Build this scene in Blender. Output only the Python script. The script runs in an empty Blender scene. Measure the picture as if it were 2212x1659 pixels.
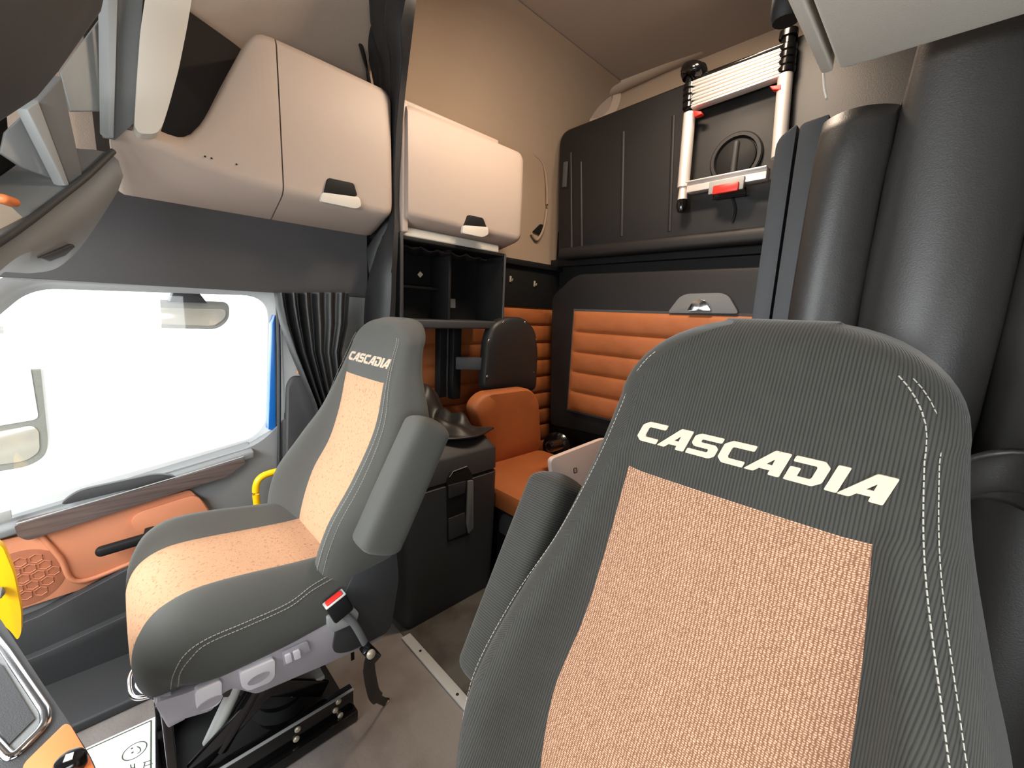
import bpy, bmesh, math, random
import numpy as np
from mathutils import Vector, Matrix
from mathutils.bvhtree import BVHTree
from mathutils.geometry import tessellate_polygon
random.seed(7)
SC = bpy.context.scene
COL = SC.collection
# ------------------------------------------------------------------ camera
CX, CY, F, H = 1106.0, 829.5, 890.0, 1.33
def _n(v): return v/np.linalg.norm(v)
_nx = _n(np.array([225-CX, 640-CY, F])); _Y = _n(np.array([2035-CX, 720-CY, F])); _X = -_nx
_m, _d = _n(_X+_Y), _n(_X-_Y)
_X, _Y = _n(_m+_d), _n(_m-_d)
_Z = np.cross(_X, _Y)
if _Z[1] > 0: _Z = -_Z
R = np.array([_X, _Y, _Z])
cd = bpy.data.cameras.new('camera'); cam = bpy.data.objects.new('camera', cd); COL.objects.link(cam)
cd.sensor_width = 36.0; cd.lens = F/2212*36.0; cd.clip_start = 0.01
mw = Matrix.Identity(4)
for i in range(3):
    mw[i][0] = R[i][0]; mw[i][1] = -R[i][1]; mw[i][2] = -R[i][2]
mw[2][3] = H
cam.matrix_world = mw
SC.camera = cam
def W(px, py, x=None, y=None, z=None):
    """world point seen along a photo direction, on the plane x=, y= or z="""
    r = R @ np.array([(px-CX)/F, (py-CY)/F, 1.0])
    if x is not None: t = x/r[0]
    elif y is not None: t = y/r[1]
    else: t = (z-H)/r[2]
    return Vector((t*r[0], t*r[1], H+t*r[2]))
# ------------------------------------------------------------------ world, light, exposure
SC.view_settings.view_transform = 'Standard'; SC.view_settings.look = 'None'
SC.view_settings.gamma = 1.0; SC.view_settings.use_curve_mapping = False
SC.view_settings.exposure = 0.85
wd = bpy.data.worlds.new('world'); SC.world = wd; wd.use_nodes = True
wd.node_tree.nodes['Background'].inputs[0].default_value = (0.93, 0.97, 1.0, 1)
wd.node_tree.nodes['Background'].inputs[1].default_value = 2.3
def area(name, loc, aim, sx, sy, power, col):
    l = bpy.data.lights.new(name, 'AREA'); l.shape = 'RECTANGLE'; l.size = sx; l.size_y = sy; l.energy = power; l.color = col
    o = bpy.data.objects.new(name, l); COL.objects.link(o); o.location = loc
    o.rotation_euler = (Vector(aim)-Vector(loc)).to_track_quat('-Z', 'Y').to_euler(); return o
area('windshield_daylight', (-1.0, -1.05, 1.5), (-1.2, 0.35, 0.4), 1.9, 0.5, 34, (0.95, 0.98, 1.0))
area('driver_window_daylight', (0.56, -0.1, 1.05), (-1.5, 0.5, 0.8), 0.9, 0.55, 6, (0.95, 0.98, 1.0))
area('sleeper_light', (-1.0, 1.35, 2.79), (-1.1, 1.6, 0), 0.30, 0.18, 15, (1.0, 0.80, 0.62))
area('sleeper_light.001', (-0.75, 1.85, 2.79), (-1.2, 1.9, 1.2), 0.30, 0.18, 4, (1.0, 0.80, 0.62))
# ------------------------------------------------------------------ materials
def lin(c):
    c = c/255.0
    return c/12.92 if c <= 0.04045 else ((c+0.055)/1.055)**2.4
def rgb(*c): return (lin(c[0]), lin(c[1]), lin(c[2]), 1)
def mat(name, col, rough=0.6, metal=0.0, bump=None, var=None, spec=0.5, sheen=0):
    m = bpy.data.materials.new(name); m.use_nodes = True
    nt = m.node_tree; b = nt.nodes['Principled BSDF']
    b.inputs['Base Color'].default_value = rgb(*col); b.inputs['Roughness'].default_value = rough
    b.inputs['Metallic'].default_value = metal; b.inputs['Specular IOR Level'].default_value = spec
    if sheen: b.inputs['Sheen Weight'].default_value = sheen
    tc = nt.nodes.new('ShaderNodeTexCoord')
    if bump:
        no = nt.nodes.new('ShaderNodeTexNoise'); no.inputs['Scale'].default_value = bump[0]; no.inputs['Detail'].default_value = 4
        bp = nt.nodes.new('ShaderNodeBump'); bp.inputs['Strength'].default_value = bump[1]; bp.inputs['Distance'].default_value = 0.004
        nt.links.new(tc.outputs['Object'], no.inputs['Vector']); nt.links.new(no.outputs['Fac'], bp.inputs['Height'])
        nt.links.new(bp.outputs['Normal'], b.inputs['Normal'])
    if var:   # (scale, other colour, contrast lo, hi)
        no = nt.nodes.new('ShaderNodeTexNoise'); no.inputs['Scale'].default_value = var[0]; no.inputs['Detail'].default_value = 5
        cr = nt.nodes.new('ShaderNodeValToRGB'); cr.color_ramp.elements[0].position = var[2]; cr.color_ramp.elements[1].position = var[3]
        cr.color_ramp.elements[0].color = rgb(*col); cr.color_ramp.elements[1].color = rgb(*var[1])
        nt.links.new(tc.outputs['Object'], no.inputs['Vector']); nt.links.new(no.outputs['Fac'], cr.inputs['Fac'])
        nt.links.new(cr.outputs['Color'], b.inputs['Base Color'])
    return m
def weave(name, dark, light, sx, sz, rough=0.9, bumps=0.5, kind='weave'):
    """woven cloth: two crossed thread waves broken up by noise"""
    m = bpy.data.materials.new(name); m.use_nodes = True
    nt = m.node_tree; b = nt.nodes['Principled BSDF']; b.inputs['Roughness'].default_value = rough
    b.inputs['Specular IOR Level'].default_value = 0.15; b.inputs['Sheen Weight'].default_value = 0.18 if kind == 'rib' else 0.1; b.inputs['Sheen Roughness'].default_value = 0.4
    tc = nt.nodes.new('ShaderNodeTexCoord'); UVO = tc.outputs['UV']
    def wave(direction, sc, dist):
        w = nt.nodes.new('ShaderNodeTexWave'); w.wave_type = 'BANDS'; w.bands_direction = direction
        w.inputs['Scale'].default_value = sc; w.inputs['Distortion'].default_value = dist
        w.inputs['Detail'].default_value = 2; w.inputs['Detail Scale'].default_value = 3.0
        nt.links.new(UVO, w.inputs['Vector']); return w
    w1 = wave('X', sx, 0.15 if kind == 'rib' else 3.5)
    fac = w1.outputs['Fac']
    if kind != 'rib':
        w2 = wave('Y', sz, 3.5)
        mx = nt.nodes.new('ShaderNodeMath'); mx.operation = 'MULTIPLY'
        nt.links.new(w1.outputs['Fac'], mx.inputs[0])
        nt.links.new(w2.outputs['Fac'], mx.inputs[1]); fac = mx.outputs[0]
    no = nt.nodes.new('ShaderNodeTexNoise'); no.inputs['Scale'].default_value = 260 if kind != 'rib' else 30; no.inputs['Detail'].default_value = 3
    nt.links.new(tc.outputs['Object'], no.inputs['Vector'])
    mm = nt.nodes.new('ShaderNodeMix'); mm.data_type = 'FLOAT'; mm.inputs[0].default_value = 0.35
    nt.links.new(fac, mm.inputs[2]); nt.links.new(no.outputs['Fac'], mm.inputs[3])
    cr = nt.nodes.new('ShaderNodeValToRGB'); cr.color_ramp.elements[0].position = 0.2; cr.color_ramp.elements[1].position = 0.6
    cr.color_ramp.elements[0].color = rgb(*dark); cr.color_ramp.elements[1].color = rgb(*light)
    nt.links.new(mm.outputs[0], cr.inputs['Fac']); nt.links.new(cr.outputs['Color'], b.inputs['Base Color'])
    bp = nt.nodes.new('ShaderNodeBump'); bp.inputs['Strength'].default_value = bumps; bp.inputs['Distance'].default_value = 0.002
    nt.links.new(mm.outputs[0], bp.inputs['Height']); nt.links.new(bp.outputs['Normal'], b.inputs['Normal'])
    return m
def glass(name, tint=(1, 1, 1, 1), refl=0.06):
    m = bpy.data.materials.new(name); m.use_nodes = True; nt = m.node_tree; nt.nodes.clear()
    o = nt.nodes.new('ShaderNodeOutputMaterial'); mx = nt.nodes.new('ShaderNodeMixShader'); mx.inputs[0].default_value = refl
    t = nt.nodes.new('ShaderNodeBsdfTransparent'); t.inputs[0].default_value = tint
    g = nt.nodes.new('ShaderNodeBsdfGlossy'); g.inputs['Roughness'].default_value = 0.02
    nt.links.new(t.outputs[0], mx.inputs[1]); nt.links.new(g.outputs[0], mx.inputs[2]); nt.links.new(mx.outputs[0], o.inputs[0]); return m
def emit(name, col, s):
    m = bpy.data.materials.new(name); m.use_nodes = True; b = m.node_tree.nodes['Principled BSDF']
    b.inputs['Base Color'].default_value = rgb(*col); b.inputs['Emission Color'].default_value = rgb(*col); b.inputs['Emission Strength'].default_value = s; return m
M = dict(
    floor=mat('rubber_floor', (132, 125, 119), 0.75, bump=(120, 0.3), var=(5, (104, 93, 86), 0.4, 0.7)),
    carpet=mat('sleeper_carpet', (98, 95, 89), 0.95, bump=(700, 0.8), var=(6, (70, 65, 59), 0.4, 0.65), spec=0.1),
    notch_shade=mat('dark_notch_shade', (50, 45, 41), 0.95, spec=0.1),  # dark tone holds the shade of the locker notch
    rail=mat('rail_moulding', (186, 166, 146), 0.8, spec=0.2),
    head=mat('headliner', (165, 147, 132), 0.95, bump=(500, 0.35), spec=0.1),
    wallb=mat('wall_vinyl', (164, 143, 122), 0.85, bump=(400, 0.2), spec=0.2),
    beige=mat('beige_plastic', (178, 161, 148), 0.55, bump=(600, 0.12)),
    beigel=mat('pale_plastic', (206, 200, 188), 0.5, bump=(600, 0.1)),
    grey=mat('grey_trim', (112, 114, 114), 0.6, bump=(500, 0.15)),
    greyl=mat('light_grey_trim', (150, 152, 150), 0.5, bump=(500, 0.1)),
    dark=mat('dark_plastic', (52, 53, 54), 0.55, bump=(600, 0.2)),
    header=mat('dark_header_cloth', (74, 73, 73), 0.9, bump=(900, 0.3), spec=0.2),
    darker=mat('black_plastic', (24, 24, 24), 0.6, bump=(500, 0.15), spec=0.25),
    bunk=mat('bunk_shell', (29, 28, 28), 0.5, bump=(500, 0.2), spec=0.4),
    gloss=mat('gloss_black', (14, 14, 15), 0.16, spec=0.6),
    vinyl=mat('black_vinyl', (38, 36, 34), 0.46, bump=(420, 0.12), spec=0.5),
    curt=mat('curtain_cloth', (34, 34, 34), 0.47, bump=(300, 0.12), spec=0.5),
    orange=mat('orange_leather', (176, 102, 54), 0.55, bump=(330, 0.35), var=(4, (162, 91, 46), 0.4, 0.7)),
    orangep=mat('orange_door_trim', (206, 134, 98), 0.5, bump=(500, 0.15)),
    ora=mat('orange_plastic', (220, 122, 66), 0.5),
    alu=mat('brushed_aluminium', (236, 228, 222), 0.42, 0.5),
    alus=mat('aluminium_strip', (205, 206, 202), 0.42, 0.35),
    chrome=mat('chrome', (220, 220, 220), 0.12, 1.0),
    bolt=mat('zinc_bolt', (214, 204, 180), 0.35, 0.5),
    red=mat('red_plastic', (208, 44, 36), 0.4),
    yellow=mat('yellow_paint', (255, 196, 10), 0.35),
    white=mat('white_card', (232, 230, 236), 0.6),
    ink=mat('marker_ink', (70, 78, 60), 0.8),
    lett=mat('lettering_thread', (190, 172, 150), 0.85, bump=(900, 0.3)),
    thread=mat('seam_thread', (150, 146, 136), 0.85),
    rib=weave('ribbed_grey_cloth', (40, 40, 37), (58, 57, 53), 75, 10, kind='rib', bumps=0.35),
    tan=weave('tan_weave', (112, 80, 60), (196, 154, 126), 78, 125),
    tanp=mat('tan_seat_cloth', (190, 148, 116), 0.9, bump=(500, 0.3), var=(130, (156, 116, 88), 0.56, 0.70), spec=0.15),
    cloth=mat('grey_seat_cloth', (80, 80, 76), 0.92, bump=(900, 0.3), spec=0.15, sheen=0.1),
    wood=mat('dark_wood_trim', (74, 62, 59), 0.35, var=(9, (100, 86, 81), 0.3, 0.7)),
    shroud=mat('seat_shroud', (166, 161, 167), 0.5),
    shroudl=mat('seat_paddle', (222, 219, 224), 0.45),
    table=mat('table_laminate', (214, 190, 178), 0.5),
    mirror=mat('mirror_glass', (206, 200, 184), 0.15, 0.25),  # pale colour stands in for the outdoors it reflects
    mhouse=mat('mirror_housing', (150, 150, 140), 0.6, bump=(80, 0.5)),  # dark housing coloured lighter for the glare outside
    blue=mat('blue_paint', (20, 96, 170), 0.3),
    concrete=mat('pale_concrete', (225, 225, 222), 0.9),
    glass=glass('window_glass'),
    lamp=emit('lamp_diffuser', (255, 214, 170), 4.0),
    stick=mat('sticker', (235, 225, 190), 0.6),
)
# rib pattern of wood grain follows the trim: stretch the noise
for nd in M['wood'].node_tree.nodes:
    if nd.type == 'TEX_NOISE':
        mp = M['wood'].node_tree.nodes.new('ShaderNodeMapping'); mp.inputs['Scale'].default_value = (1, 0.6, 14)
        tcn = [q for q in M['wood'].node_tree.nodes if q.type == 'TEX_COORD'][0]
        M['wood'].node_tree.links.new(tcn.outputs['Object'], mp.inputs[0]); M['wood'].node_tree.links.new(mp.outputs[0], nd.inputs['Vector'])
# ------------------------------------------------------------------ mesh helpers
def thing(name, label, cat, loc=(0, 0, 0), group=None):
    o = bpy.data.objects.new(name, None); COL.objects.link(o); o.location = loc; o.empty_display_size = 0.05
    o['label'] = label; o['category'] = cat
    if group: o['group'] = group
    return o
def wloc(o):
    v = Vector(o.location)
    while o.parent: o = o.parent; v += Vector(o.location)
    return v
def obj(name, bm, m, parent=None, label=None, cat=None, kind=None, group=None, smooth=True, angle=40, solid=0, keep=False):
    bmesh.ops.recalc_face_normals(bm, faces=bm.faces) if not keep else None
    me = bpy.data.meshes.new(name); bm.to_mesh(me); bm.free(); me.materials.append(M[m])
    o = bpy.data.objects.new(name, me); COL.objects.link(o)
    if parent:
        me.transform(Matrix.Translation(-wloc(parent))); o.parent = parent
    else:
        vs = [v.co for v in me.vertices]
        c = Vector((sum(v.x for v in vs)/len(vs), sum(v.y for v in vs)/len(vs), min(v.z for v in vs)))
        me.transform(Matrix.Translation(-c)); o.location = c
    if label: o['label'] = label
    if cat: o['category'] = cat
    if kind: o['kind'] = kind
    if group: o['group'] = group
    if smooth:
        for p in me.polygons: p.use_smooth = True
        me.set_sharp_from_angle(angle=math.radians(angle))
    if solid:
        s = o.modifiers.new('thick', 'SOLIDIFY'); s.thickness = solid; s.offset = 0
    return o
def struct(name, bm, m, **k): return obj(name, bm, m, kind='structure', **k)
def bevel(bm, w, seg=3, edges=None):
    if w > 0: bmesh.ops.bevel(bm, geom=list(edges if edges is not None else bm.edges), offset=w, segments=seg, profile=0.5, affect='EDGES', clamp_overlap=True)
def merge(a, b):
    me = bpy.data.meshes.new('tmp'); b.to_mesh(me); b.free(); a.from_mesh(me); bpy.data.meshes.remove(me); return a
def box(x0, x1, y0, y1, z0, z1, bv=0.0, seg=3, rot=None, to=None):
    bm = bmesh.new()
    vs = [bm.verts.new((x, y, z)) for x in (x0, x1) for y in (y0, y1) for z in (z0, z1)]
    for f in ((0, 1, 3, 2), (4, 6, 7, 5), (0, 4, 5, 1), (2, 3, 7, 6), (0, 2, 6, 4), (1, 5, 7, 3)): bm.faces.new([vs[i] for i in f])
    bevel(bm, bv, seg)
    if to is not None: bm.transform(to)
    if to is None or bm: return bm
def prism(pts, vec, bv=0.0, seg=3):
    bm = bmesh.new(); vec = Vector(vec)
    a = [bm.verts.new(Vector(p)) for p in pts]; b = [bm.verts.new(Vector(p)+vec) for p in pts]
    bm.faces.new(a); bm.faces.new(b[::-1]); n = len(a)
    for i in range(n): bm.faces.new((a[i], a[(i+1) % n], b[(i+1) % n], b[i]))
    bmesh.ops.recalc_face_normals(bm, faces=bm.faces)
    bevel(bm, bv, seg); return bm
def rpoly(pts, r, n=5):
    """round the corners of a 2-D/3-D polygon; r a number or one per corner"""
    pts = [Vector(p) for p in pts]; out = []
    for i, p in enumerate(pts):
        rr = r[i] if isinstance(r, (list, tuple)) else r
        a, b = pts[i-1]-p, pts[(i+1) % len(pts)]-p
        rr = min(rr, a.length*0.48, b.length*0.48)
        if rr <= 1e-5: out.append(p); continue
        s, e = p+a.normalized()*rr, p+b.normalized()*rr
        for k in range(n+1):
            t = k/n; out.append(s*(1-t)**2+p*2*t*(1-t)+e*t*t)
    return out
def catmull(pts, n=8):
    pts = [Vector(p) for p in pts]; out = []
    P = [pts[0]*2-pts[1]]+pts+[pts[-1]*2-pts[-2]]
    for i in range(1, len(P)-2):
        for k in range(n):
            t = k/n; p0, p1, p2, p3 = P[i-1:i+3]
            out.append(0.5*((2*p1)+(p2-p0)*t+(2*p0-5*p1+4*p2-p3)*t*t+(3*p1-p0-3*p2+p3)*t**3))
    out.append(pts[-1]); return out
def sweep(path, ru, rv=None, up=(0, 0, 1), n=16, ex=2.0, cap=True, round_end=False, closed=False):
    """superellipse section swept along a path; ru sideways, rv along up (numbers or lists)"""
    bm = bmesh.new(); path = [Vector(p) for p in path]; up = Vector(up); rings = []
    N = len(path); rv = ru if rv is None else rv
    g = lambda r, i: r[i] if isinstance(r, (list, tuple)) else r
    for i, p in enumerate(path):
        if closed: t = path[(i+1) % N]-path[i-1]
        else: t = path[min(i+1, N-1)]-path[max(i-1, 0)]
        t.normalize(); s = t.cross(up)
        if s.length < 1e-3: s = t.cross(Vector((1, 0, 0)))
        s.normalize(); u = s.cross(t)
        ring = []
        for k in range(n):
            a = 2*math.pi*k/n; c, d = math.cos(a), math.sin(a)
            q = p+s*g(ru, i)*math.copysign(abs(c)**(2/ex), c)+u*g(rv, i)*math.copysign(abs(d)**(2/ex), d)
            ring.append(bm.verts.new(q))
        rings.append(ring)
    for i in range(N if closed else N-1):
        A, B = rings[i], rings[(i+1) % N]
        for k in range(n): bm.faces.new((A[k], A[(k+1) % n], B[(k+1) % n], B[k]))
    if cap and not closed: bm.faces.new(rings[0][::-1]); bm.faces.new(rings[-1])
    return bm
def pillpath(p, q, ru, rv, k=6, rnd=None):
    """path and radii of a bar with rounded ends from p to q"""
    p, q = Vector(p), Vector(q); L = (q-p).length; d = (q-p).normalized(); r = rnd or min(ru, rv)
    ts = []; 
    for i in range(k+1): a = math.pi/2*i/k; ts.append((r*(1-math.cos(a)), max(math.sin(a), 0.05)))
    seq = ts+[(L-t, s) for t, s in ts[::-1]]
    return [p+d*t for t, s in seq], [ru*s for t, s in seq], [rv*s for t, s in seq]
def pill(p, q, ru, rv=None, up=(0, 0, 1), ex=2.4, rnd=None, n=20):
    rv = rv or ru
    a, b, c = pillpath(p, q, ru, rv, rnd=rnd); return sweep(a, b, c, up, n, ex)
def lathe(prof, loc, axis=(0, 0, 1), n=28):
    bm = bmesh.new(); q = Vector((0, 0, 1)).rotation_difference(Vector(axis)); rings = []
    for r, h in prof:
        rings.append([bm.verts.new(Vector(loc)+q @ Vector((r*math.cos(2*math.pi*k/n), r*math.sin(2*math.pi*k/n), h))) for k in range(n)])
    for A, B in zip(rings, rings[1:]):
        for k in range(n): bm.faces.new((A[k], A[(k+1) % n], B[(k+1) % n], B[k]))
    bm.faces.new(rings[0][::-1]); bm.faces.new(rings[-1]); return bm
def grid(fn, nu, nv):
    bm = bmesh.new(); V = [[bm.verts.new(fn(i/nu, j/nv)) for j in range(nv+1)] for i in range(nu+1)]
    for i in range(nu):
        for j in range(nv): bm.faces.new((V[i][j], V[i+1][j], V[i+1][j+1], V[i][j+1]))
    return bm
def loft(rings, cap=True):
    bm = bmesh.new(); V = [[bm.verts.new(Vector(p)) for p in r] for r in rings]; n = len(V[0])
    for A, B in zip(V, V[1:]):
        for k in range(n): bm.faces.new((A[k], A[(k+1) % n], B[(k+1) % n], B[k]))
    if cap: bm.faces.new(V[0][::-1]); bm.faces.new(V[-1])
    return bm
def ss(t): t = max(0, min(1, t)); return t*t*(3-2*t)
def interp(x, xs, ys):   # smooth (monotone-ish) interpolation
    xs = list(xs); ys = list(ys)
    if x <= xs[0]: return ys[0]
    if x >= xs[-1]: return ys[-1]
    i = max(k for k in range(len(xs)) if xs[k] <= x); i = min(i, len(xs)-2)
    def sl(k):
        if k == 0: return (ys[1]-ys[0])/(xs[1]-xs[0])
        if k == len(xs)-1: return (ys[-1]-ys[-2])/(xs[-1]-xs[-2])
        return (ys[k+1]-ys[k-1])/(xs[k+1]-xs[k-1])
    h = xs[i+1]-xs[i]; t = (x-xs[i])/h
    return (2*t**3-3*t*t+1)*ys[i]+(t**3-2*t*t+t)*h*sl(i)+(-2*t**3+3*t*t)*ys[i+1]+(t**3-t*t)*h*sl(i+1)
def quilt(P00, P10, P01, rows, depth, nu=40, puff=None, rad=0.0):
    """padded panel of horizontal rolls; P00 bottom left, P10 bottom right, P01 top left; depth along puff"""
    P00, P10, P01 = Vector(P00), Vector(P10), Vector(P01); U, V = P10-P00, P01-P00; nrm = Vector(puff).normalized()
    bm = bmesh.new(); nv = rows*10
    def f(i, j):
        u, v = i/nu, j/nv; h = abs(math.sin(math.pi*v*rows))**0.45
        e = min(1, min(u, 1-u)*14)**0.5
        w = 0.10*depth*math.sin(u*37+math.floor(v*rows)*2)*math.exp(-abs((v*rows) % 1-0.5)*4)
        return P00+U*u+V*v+nrm*(depth*h*e+w*e*h)
    G = [[bm.verts.new(f(i, j)) for j in range(nv+1)] for i in range(nu+1)]
    for i in range(nu):
        for j in range(nv): bm.faces.new((G[i][j], G[i+1][j], G[i+1][j+1], G[i][j+1]))
    # rim to the back
    rim = [G[i][0] for i in range(nu+1)]+[G[nu][j] for j in range(1, nv+1)]+[G[i][nv] for i in range(nu-1, -1, -1)]+[G[0][j] for j in range(nv-1, 0, -1)]
    bk = [bm.verts.new(v.co-nrm*0.012) for v in rim]; n = len(rim)
    for k in range(n): bm.faces.new((rim[k], rim[(k+1) % n], bk[(k+1) % n], bk[k]))
    return bm
def curtain(top, bot, folds, amp, nrm, nu=120, nv=40, pinch=None, seed=0, power=1.0, wob=0.25):
    """hanging cloth: path top to path bot (lists of points), sine pleats pushed along nrm"""
    T, B = catmull(top, 12), catmull(bot, 12); nrm = Vector(nrm).normalized(); rg = random.Random(seed)
    ph = [rg.uniform(0, 6.28) for _ in range(6)]
    def at(P, u): 
        s = u*(len(P)-1); i = min(int(s), len(P)-2); return P[i].lerp(P[i+1], s-i)
    def fn(u, v):
        p = at(T, u).lerp(at(B, u), v)
        uu = u+0.02*math.sin(v*4+ph[0])+0.012*math.sin(u*17+ph[1])
        s = math.sin(2*math.pi*folds*uu+wob*math.sin(v*5+ph[2]))
        s = math.copysign(abs(s)**power, s)
        a = amp*(0.75+0.35*math.sin(u*9+ph[3])+0.2*math.sin(v*6+u*5+ph[4]))
        return p+nrm*(a*s+0.15*amp*math.sin(v*11+u*23+ph[5]))
    return grid(fn, nu, nv)
def bar(p, q, w, h, up=(0, 0, 1), bv=0.0, seg=2):
    p, q = Vector(p), Vector(q); t = (q-p).normalized(); s = t.cross(Vector(up))
    if s.length < 1e-3: s = t.cross(Vector((1, 0, 0)))
    s.normalize(); u = s.cross(t)
    return prism([p-s*w/2-u*h/2, p+s*w/2-u*h/2, p+s*w/2+u*h/2, p-s*w/2+u*h/2], q-p, bv, seg)
def dashes(path, r=0.0011, on=0.007, off=0.004):
    bm = bmesh.new(); path = [Vector(p) for p in path]; acc = 0; pen = on; cur = [path[0]]
    for a, b in zip(path, path[1:]):
        L = (b-a).length; t = 0
        while L-t > pen:
            t += pen; p = a.lerp(b, t/L)
            if cur is not None:
                cur.append(p); merge(bm, sweep(cur, r, n=5)); cur = None; pen = off
            else: cur = [p]; pen = on
        pen -= (L-t)
        if cur is not None and (cur[-1]-b).length > 1e-6: cur.append(b)
    return bm
def pxy(pts, **k): return [W(a, b, **k) for a, b in pts]
# ================================================================== SETTING
YT = 0.766                      # threshold between cab and sleeper
XL, XR, YF, YB, ZC = -2.10, 0.62, -1.25, 2.62, 2.85
struct('floor', box(XL, XR, YF, YT, -0.06, 0.0), 'floor')
struct('floor.001', box(XL, XR, YT, YB, -0.06, 0.004), 'carpet')
struct('ceiling', box(XL, XR, YF, YB, ZC, ZC+0.05), 'head')
# sleeper side wall, rolling into the ceiling
prof = [(-2.10, 0.0), (-2.10, 1.2), (-2.10, 2.2)]+[(-2.10+0.42*(1-math.cos(a)), 2.2+0.645*math.sin(a)) for a in [math.pi/2*k/10 for k in range(1, 11)]]
rings = []
for y in (0.97, YB):
    rings.append([(x, y, z) for x, z in prof]+[(x-0.06, y, z+0.02) for x, z in prof[::-1]])
struct('wall_left', loft(rings), 'wallb')
prof2 = [(-2.07, 1.60), (-2.07, 2.2)]+[(-2.07+0.42*(1-math.cos(a)), 2.2+0.645*math.sin(a)) for a in [math.pi/2*k/10 for k in range(1, 11)]]
struct('wall_left.001', loft([[(x, y, z) for x, z in prof2]+[(x-0.06, y, z+0.02) for x, z in prof2[::-1]] for y in (YF, 0.97)]), 'head')
struct('wall_back', box(XL, XR, YB, YB+0.05, 0, ZC), 'wallb')
wr = box(XR, XR+0.05, YF, YB, 0, 0.75)
merge(wr, box(XR, XR+0.05, YF, YB, 1.36, ZC)); merge(wr, box(XR, XR+0.05, 0.5, YB, 0.75, 1.36)); merge(wr, box(XR, XR+0.05, YF, -0.7, 0.75, 1.36))
struct('wall_right', wr, 'dark')
wf = box(XL, XR, YF-0.05, YF, 0, 0.9); merge(wf, box(XL, XR, YF-0.05, YF, 1.75, ZC))
struct('wall_front', wf, 'dark')
struct('window_1', box(XL, XR, YF-0.035, YF-0.029, 0.9, 1.75), 'glass')
struct('window_2', box(XR+0.02, XR+0.026, -0.7, 0.5, 0.75, 1.36), 'glass')
# header cloth over the passenger door
hp = rpoly([(-2.0, YF, 1.372), (-2.0, 0.93, 1.378), (-1.985, 0.93, 1.70), (-1.985, YF, 1.70)], 0.01)
struct('trim_1', prism([(-1.99, y, z) for _, y, z in hp], (-0.08, 0, 0), 0.006), 'header')
struct('wall_left.002', box(-2.10, -2.03, YF, -0.93, 0, 1.62), 'dark')
# threshold strip
t = thing('threshold_strip', 'pale aluminium edging strip screwed across the floor between the two seats', 'floor strip', (-0.55, YT, 0.004))
obj('strip', box(-1.345, 0.25, YT-0.016, YT+0.024, 0.0, 0.009, 0.003), 'alus', t)
for px, py in ((908, 1406), (988, 1500)):
    p = W(px, py, z=0.009); obj('screw', lathe([(0.0055, 0), (0.0055, 0.001), (0.003, 0.0018)], p, n=12), 'darker', t)
# ground outside
struct('ground', box(-40, 40, -40, 40, -1.35, -1.25), 'concrete')
# ------------------------------------------------------------------ passenger door
door = bpy.data.objects.new('door_1', None); COL.objects.link(door); door.location = (-2.02, 0, 0); door['kind'] = 'structure'
inn = rpoly([(0, -0.78, 0.56), (0, 0.42, 0.735), (0, 0.475, 0.80), (0, 0.512, 1.362), (0, -0.17, 1.345), (0, -0.26, 1.24)], [0.04, 0.10, 0.05, 0.10, 0.06, 0.05], 8)
cen = Vector((0, -0.05, 1.0)); n_ = len(inn); outl = []
for i, p in enumerate(inn):
    tng = inn[(i+1) % n_]-inn[i-1]; nr = Vector((0, tng.z, -tng.y)).normalized()
    if nr.dot(p-cen) < 0: nr = -nr
    outl.append(p+nr*0.062)
sec = [(0, -2.075), (0, -2.055), (0.22, -2.045), (0.35, -2.02), (1, -2.005), (1, -2.075)]
obj('window_frame', loft([[tuple(Vector((x, *(p.lerp(q, k))[1:]))) for p, q in zip(inn, outl)] for k, x in sec]+[[tuple(Vector((-2.075, *p[1:]))) for p in inn]], cap=False), 'greyl', door, angle=60)
obj('pane', prism([(-2.066, p.y, p.z) for p in rpoly([(0, -0.80, 0.55), (0, 0.43, 0.73), (0, 0.48, 0.8), (0, 0.515, 1.365), (0, -0.17, 1.35), (0, -0.27, 1.24)], 0.06)], (0.004, 0, 0)), 'glass', door)
# door panel below the glass
beltz = lambda y: 0.735+(y-0.387)*0.163
bp_ = rpoly([(-1.99, -0.95, beltz(-0.95)-0.01), (-1.99, 0.42, beltz(0.42)-0.02), (-1.99, 0.545, 0.83), (-1.99, 0.545, 0.02), (-1.99, -0.95, 0.02)], [0.01, 0.06, 0.02, 0.03, 0.03])
obj('door_panel', prism(bp_, (-0.07, 0, 0), 0.008), 'grey', door)
obj('sill_ledge', prism([(-2.06, -0.95, beltz(-0.95)-0.012), (-2.06, 0.40, beltz(0.40)-0.008), (-1.955, 0.40, beltz(0.40)-0.03), (-1.955, -0.95, beltz(-0.95)-0.035)], (0, 0, -0.03), 0.008), 'grey', door)
tr = W(30, 1138, x=-1.95); tr2 = W(531, 988, x=-1.95)
wd_ = rpoly(pxy([(30, 1136), (528, 990), (531, 1000), (490, 1030), (60, 1168), (38, 1160)], x=-1.945), 0.008)
obj('wood_trim', prism(wd_, (-0.05, 0, 0), 0.010, 4), 'wood', door)
obj('trim_edge', sweep([Vector((-1.944, p.y, p.z+0.004)) for p in (W(36, 1134, x=-1.945), W(200, 1086, x=-1.945), W(400, 1027, x=-1.945), W(526, 988, x=-1.945))], 0.0022), 'greyl', door)
gr_ = rpoly(pxy([(122, 1094), (165, 1060), (340, 1022), (388, 1030)], x=-1.952), 0.03)
obj('pull_pocket', prism([p+Vector((0.004, 0, 0)) for p in gr_], (-0.02, 0, 0), 0.003), 'dark', door)
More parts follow.
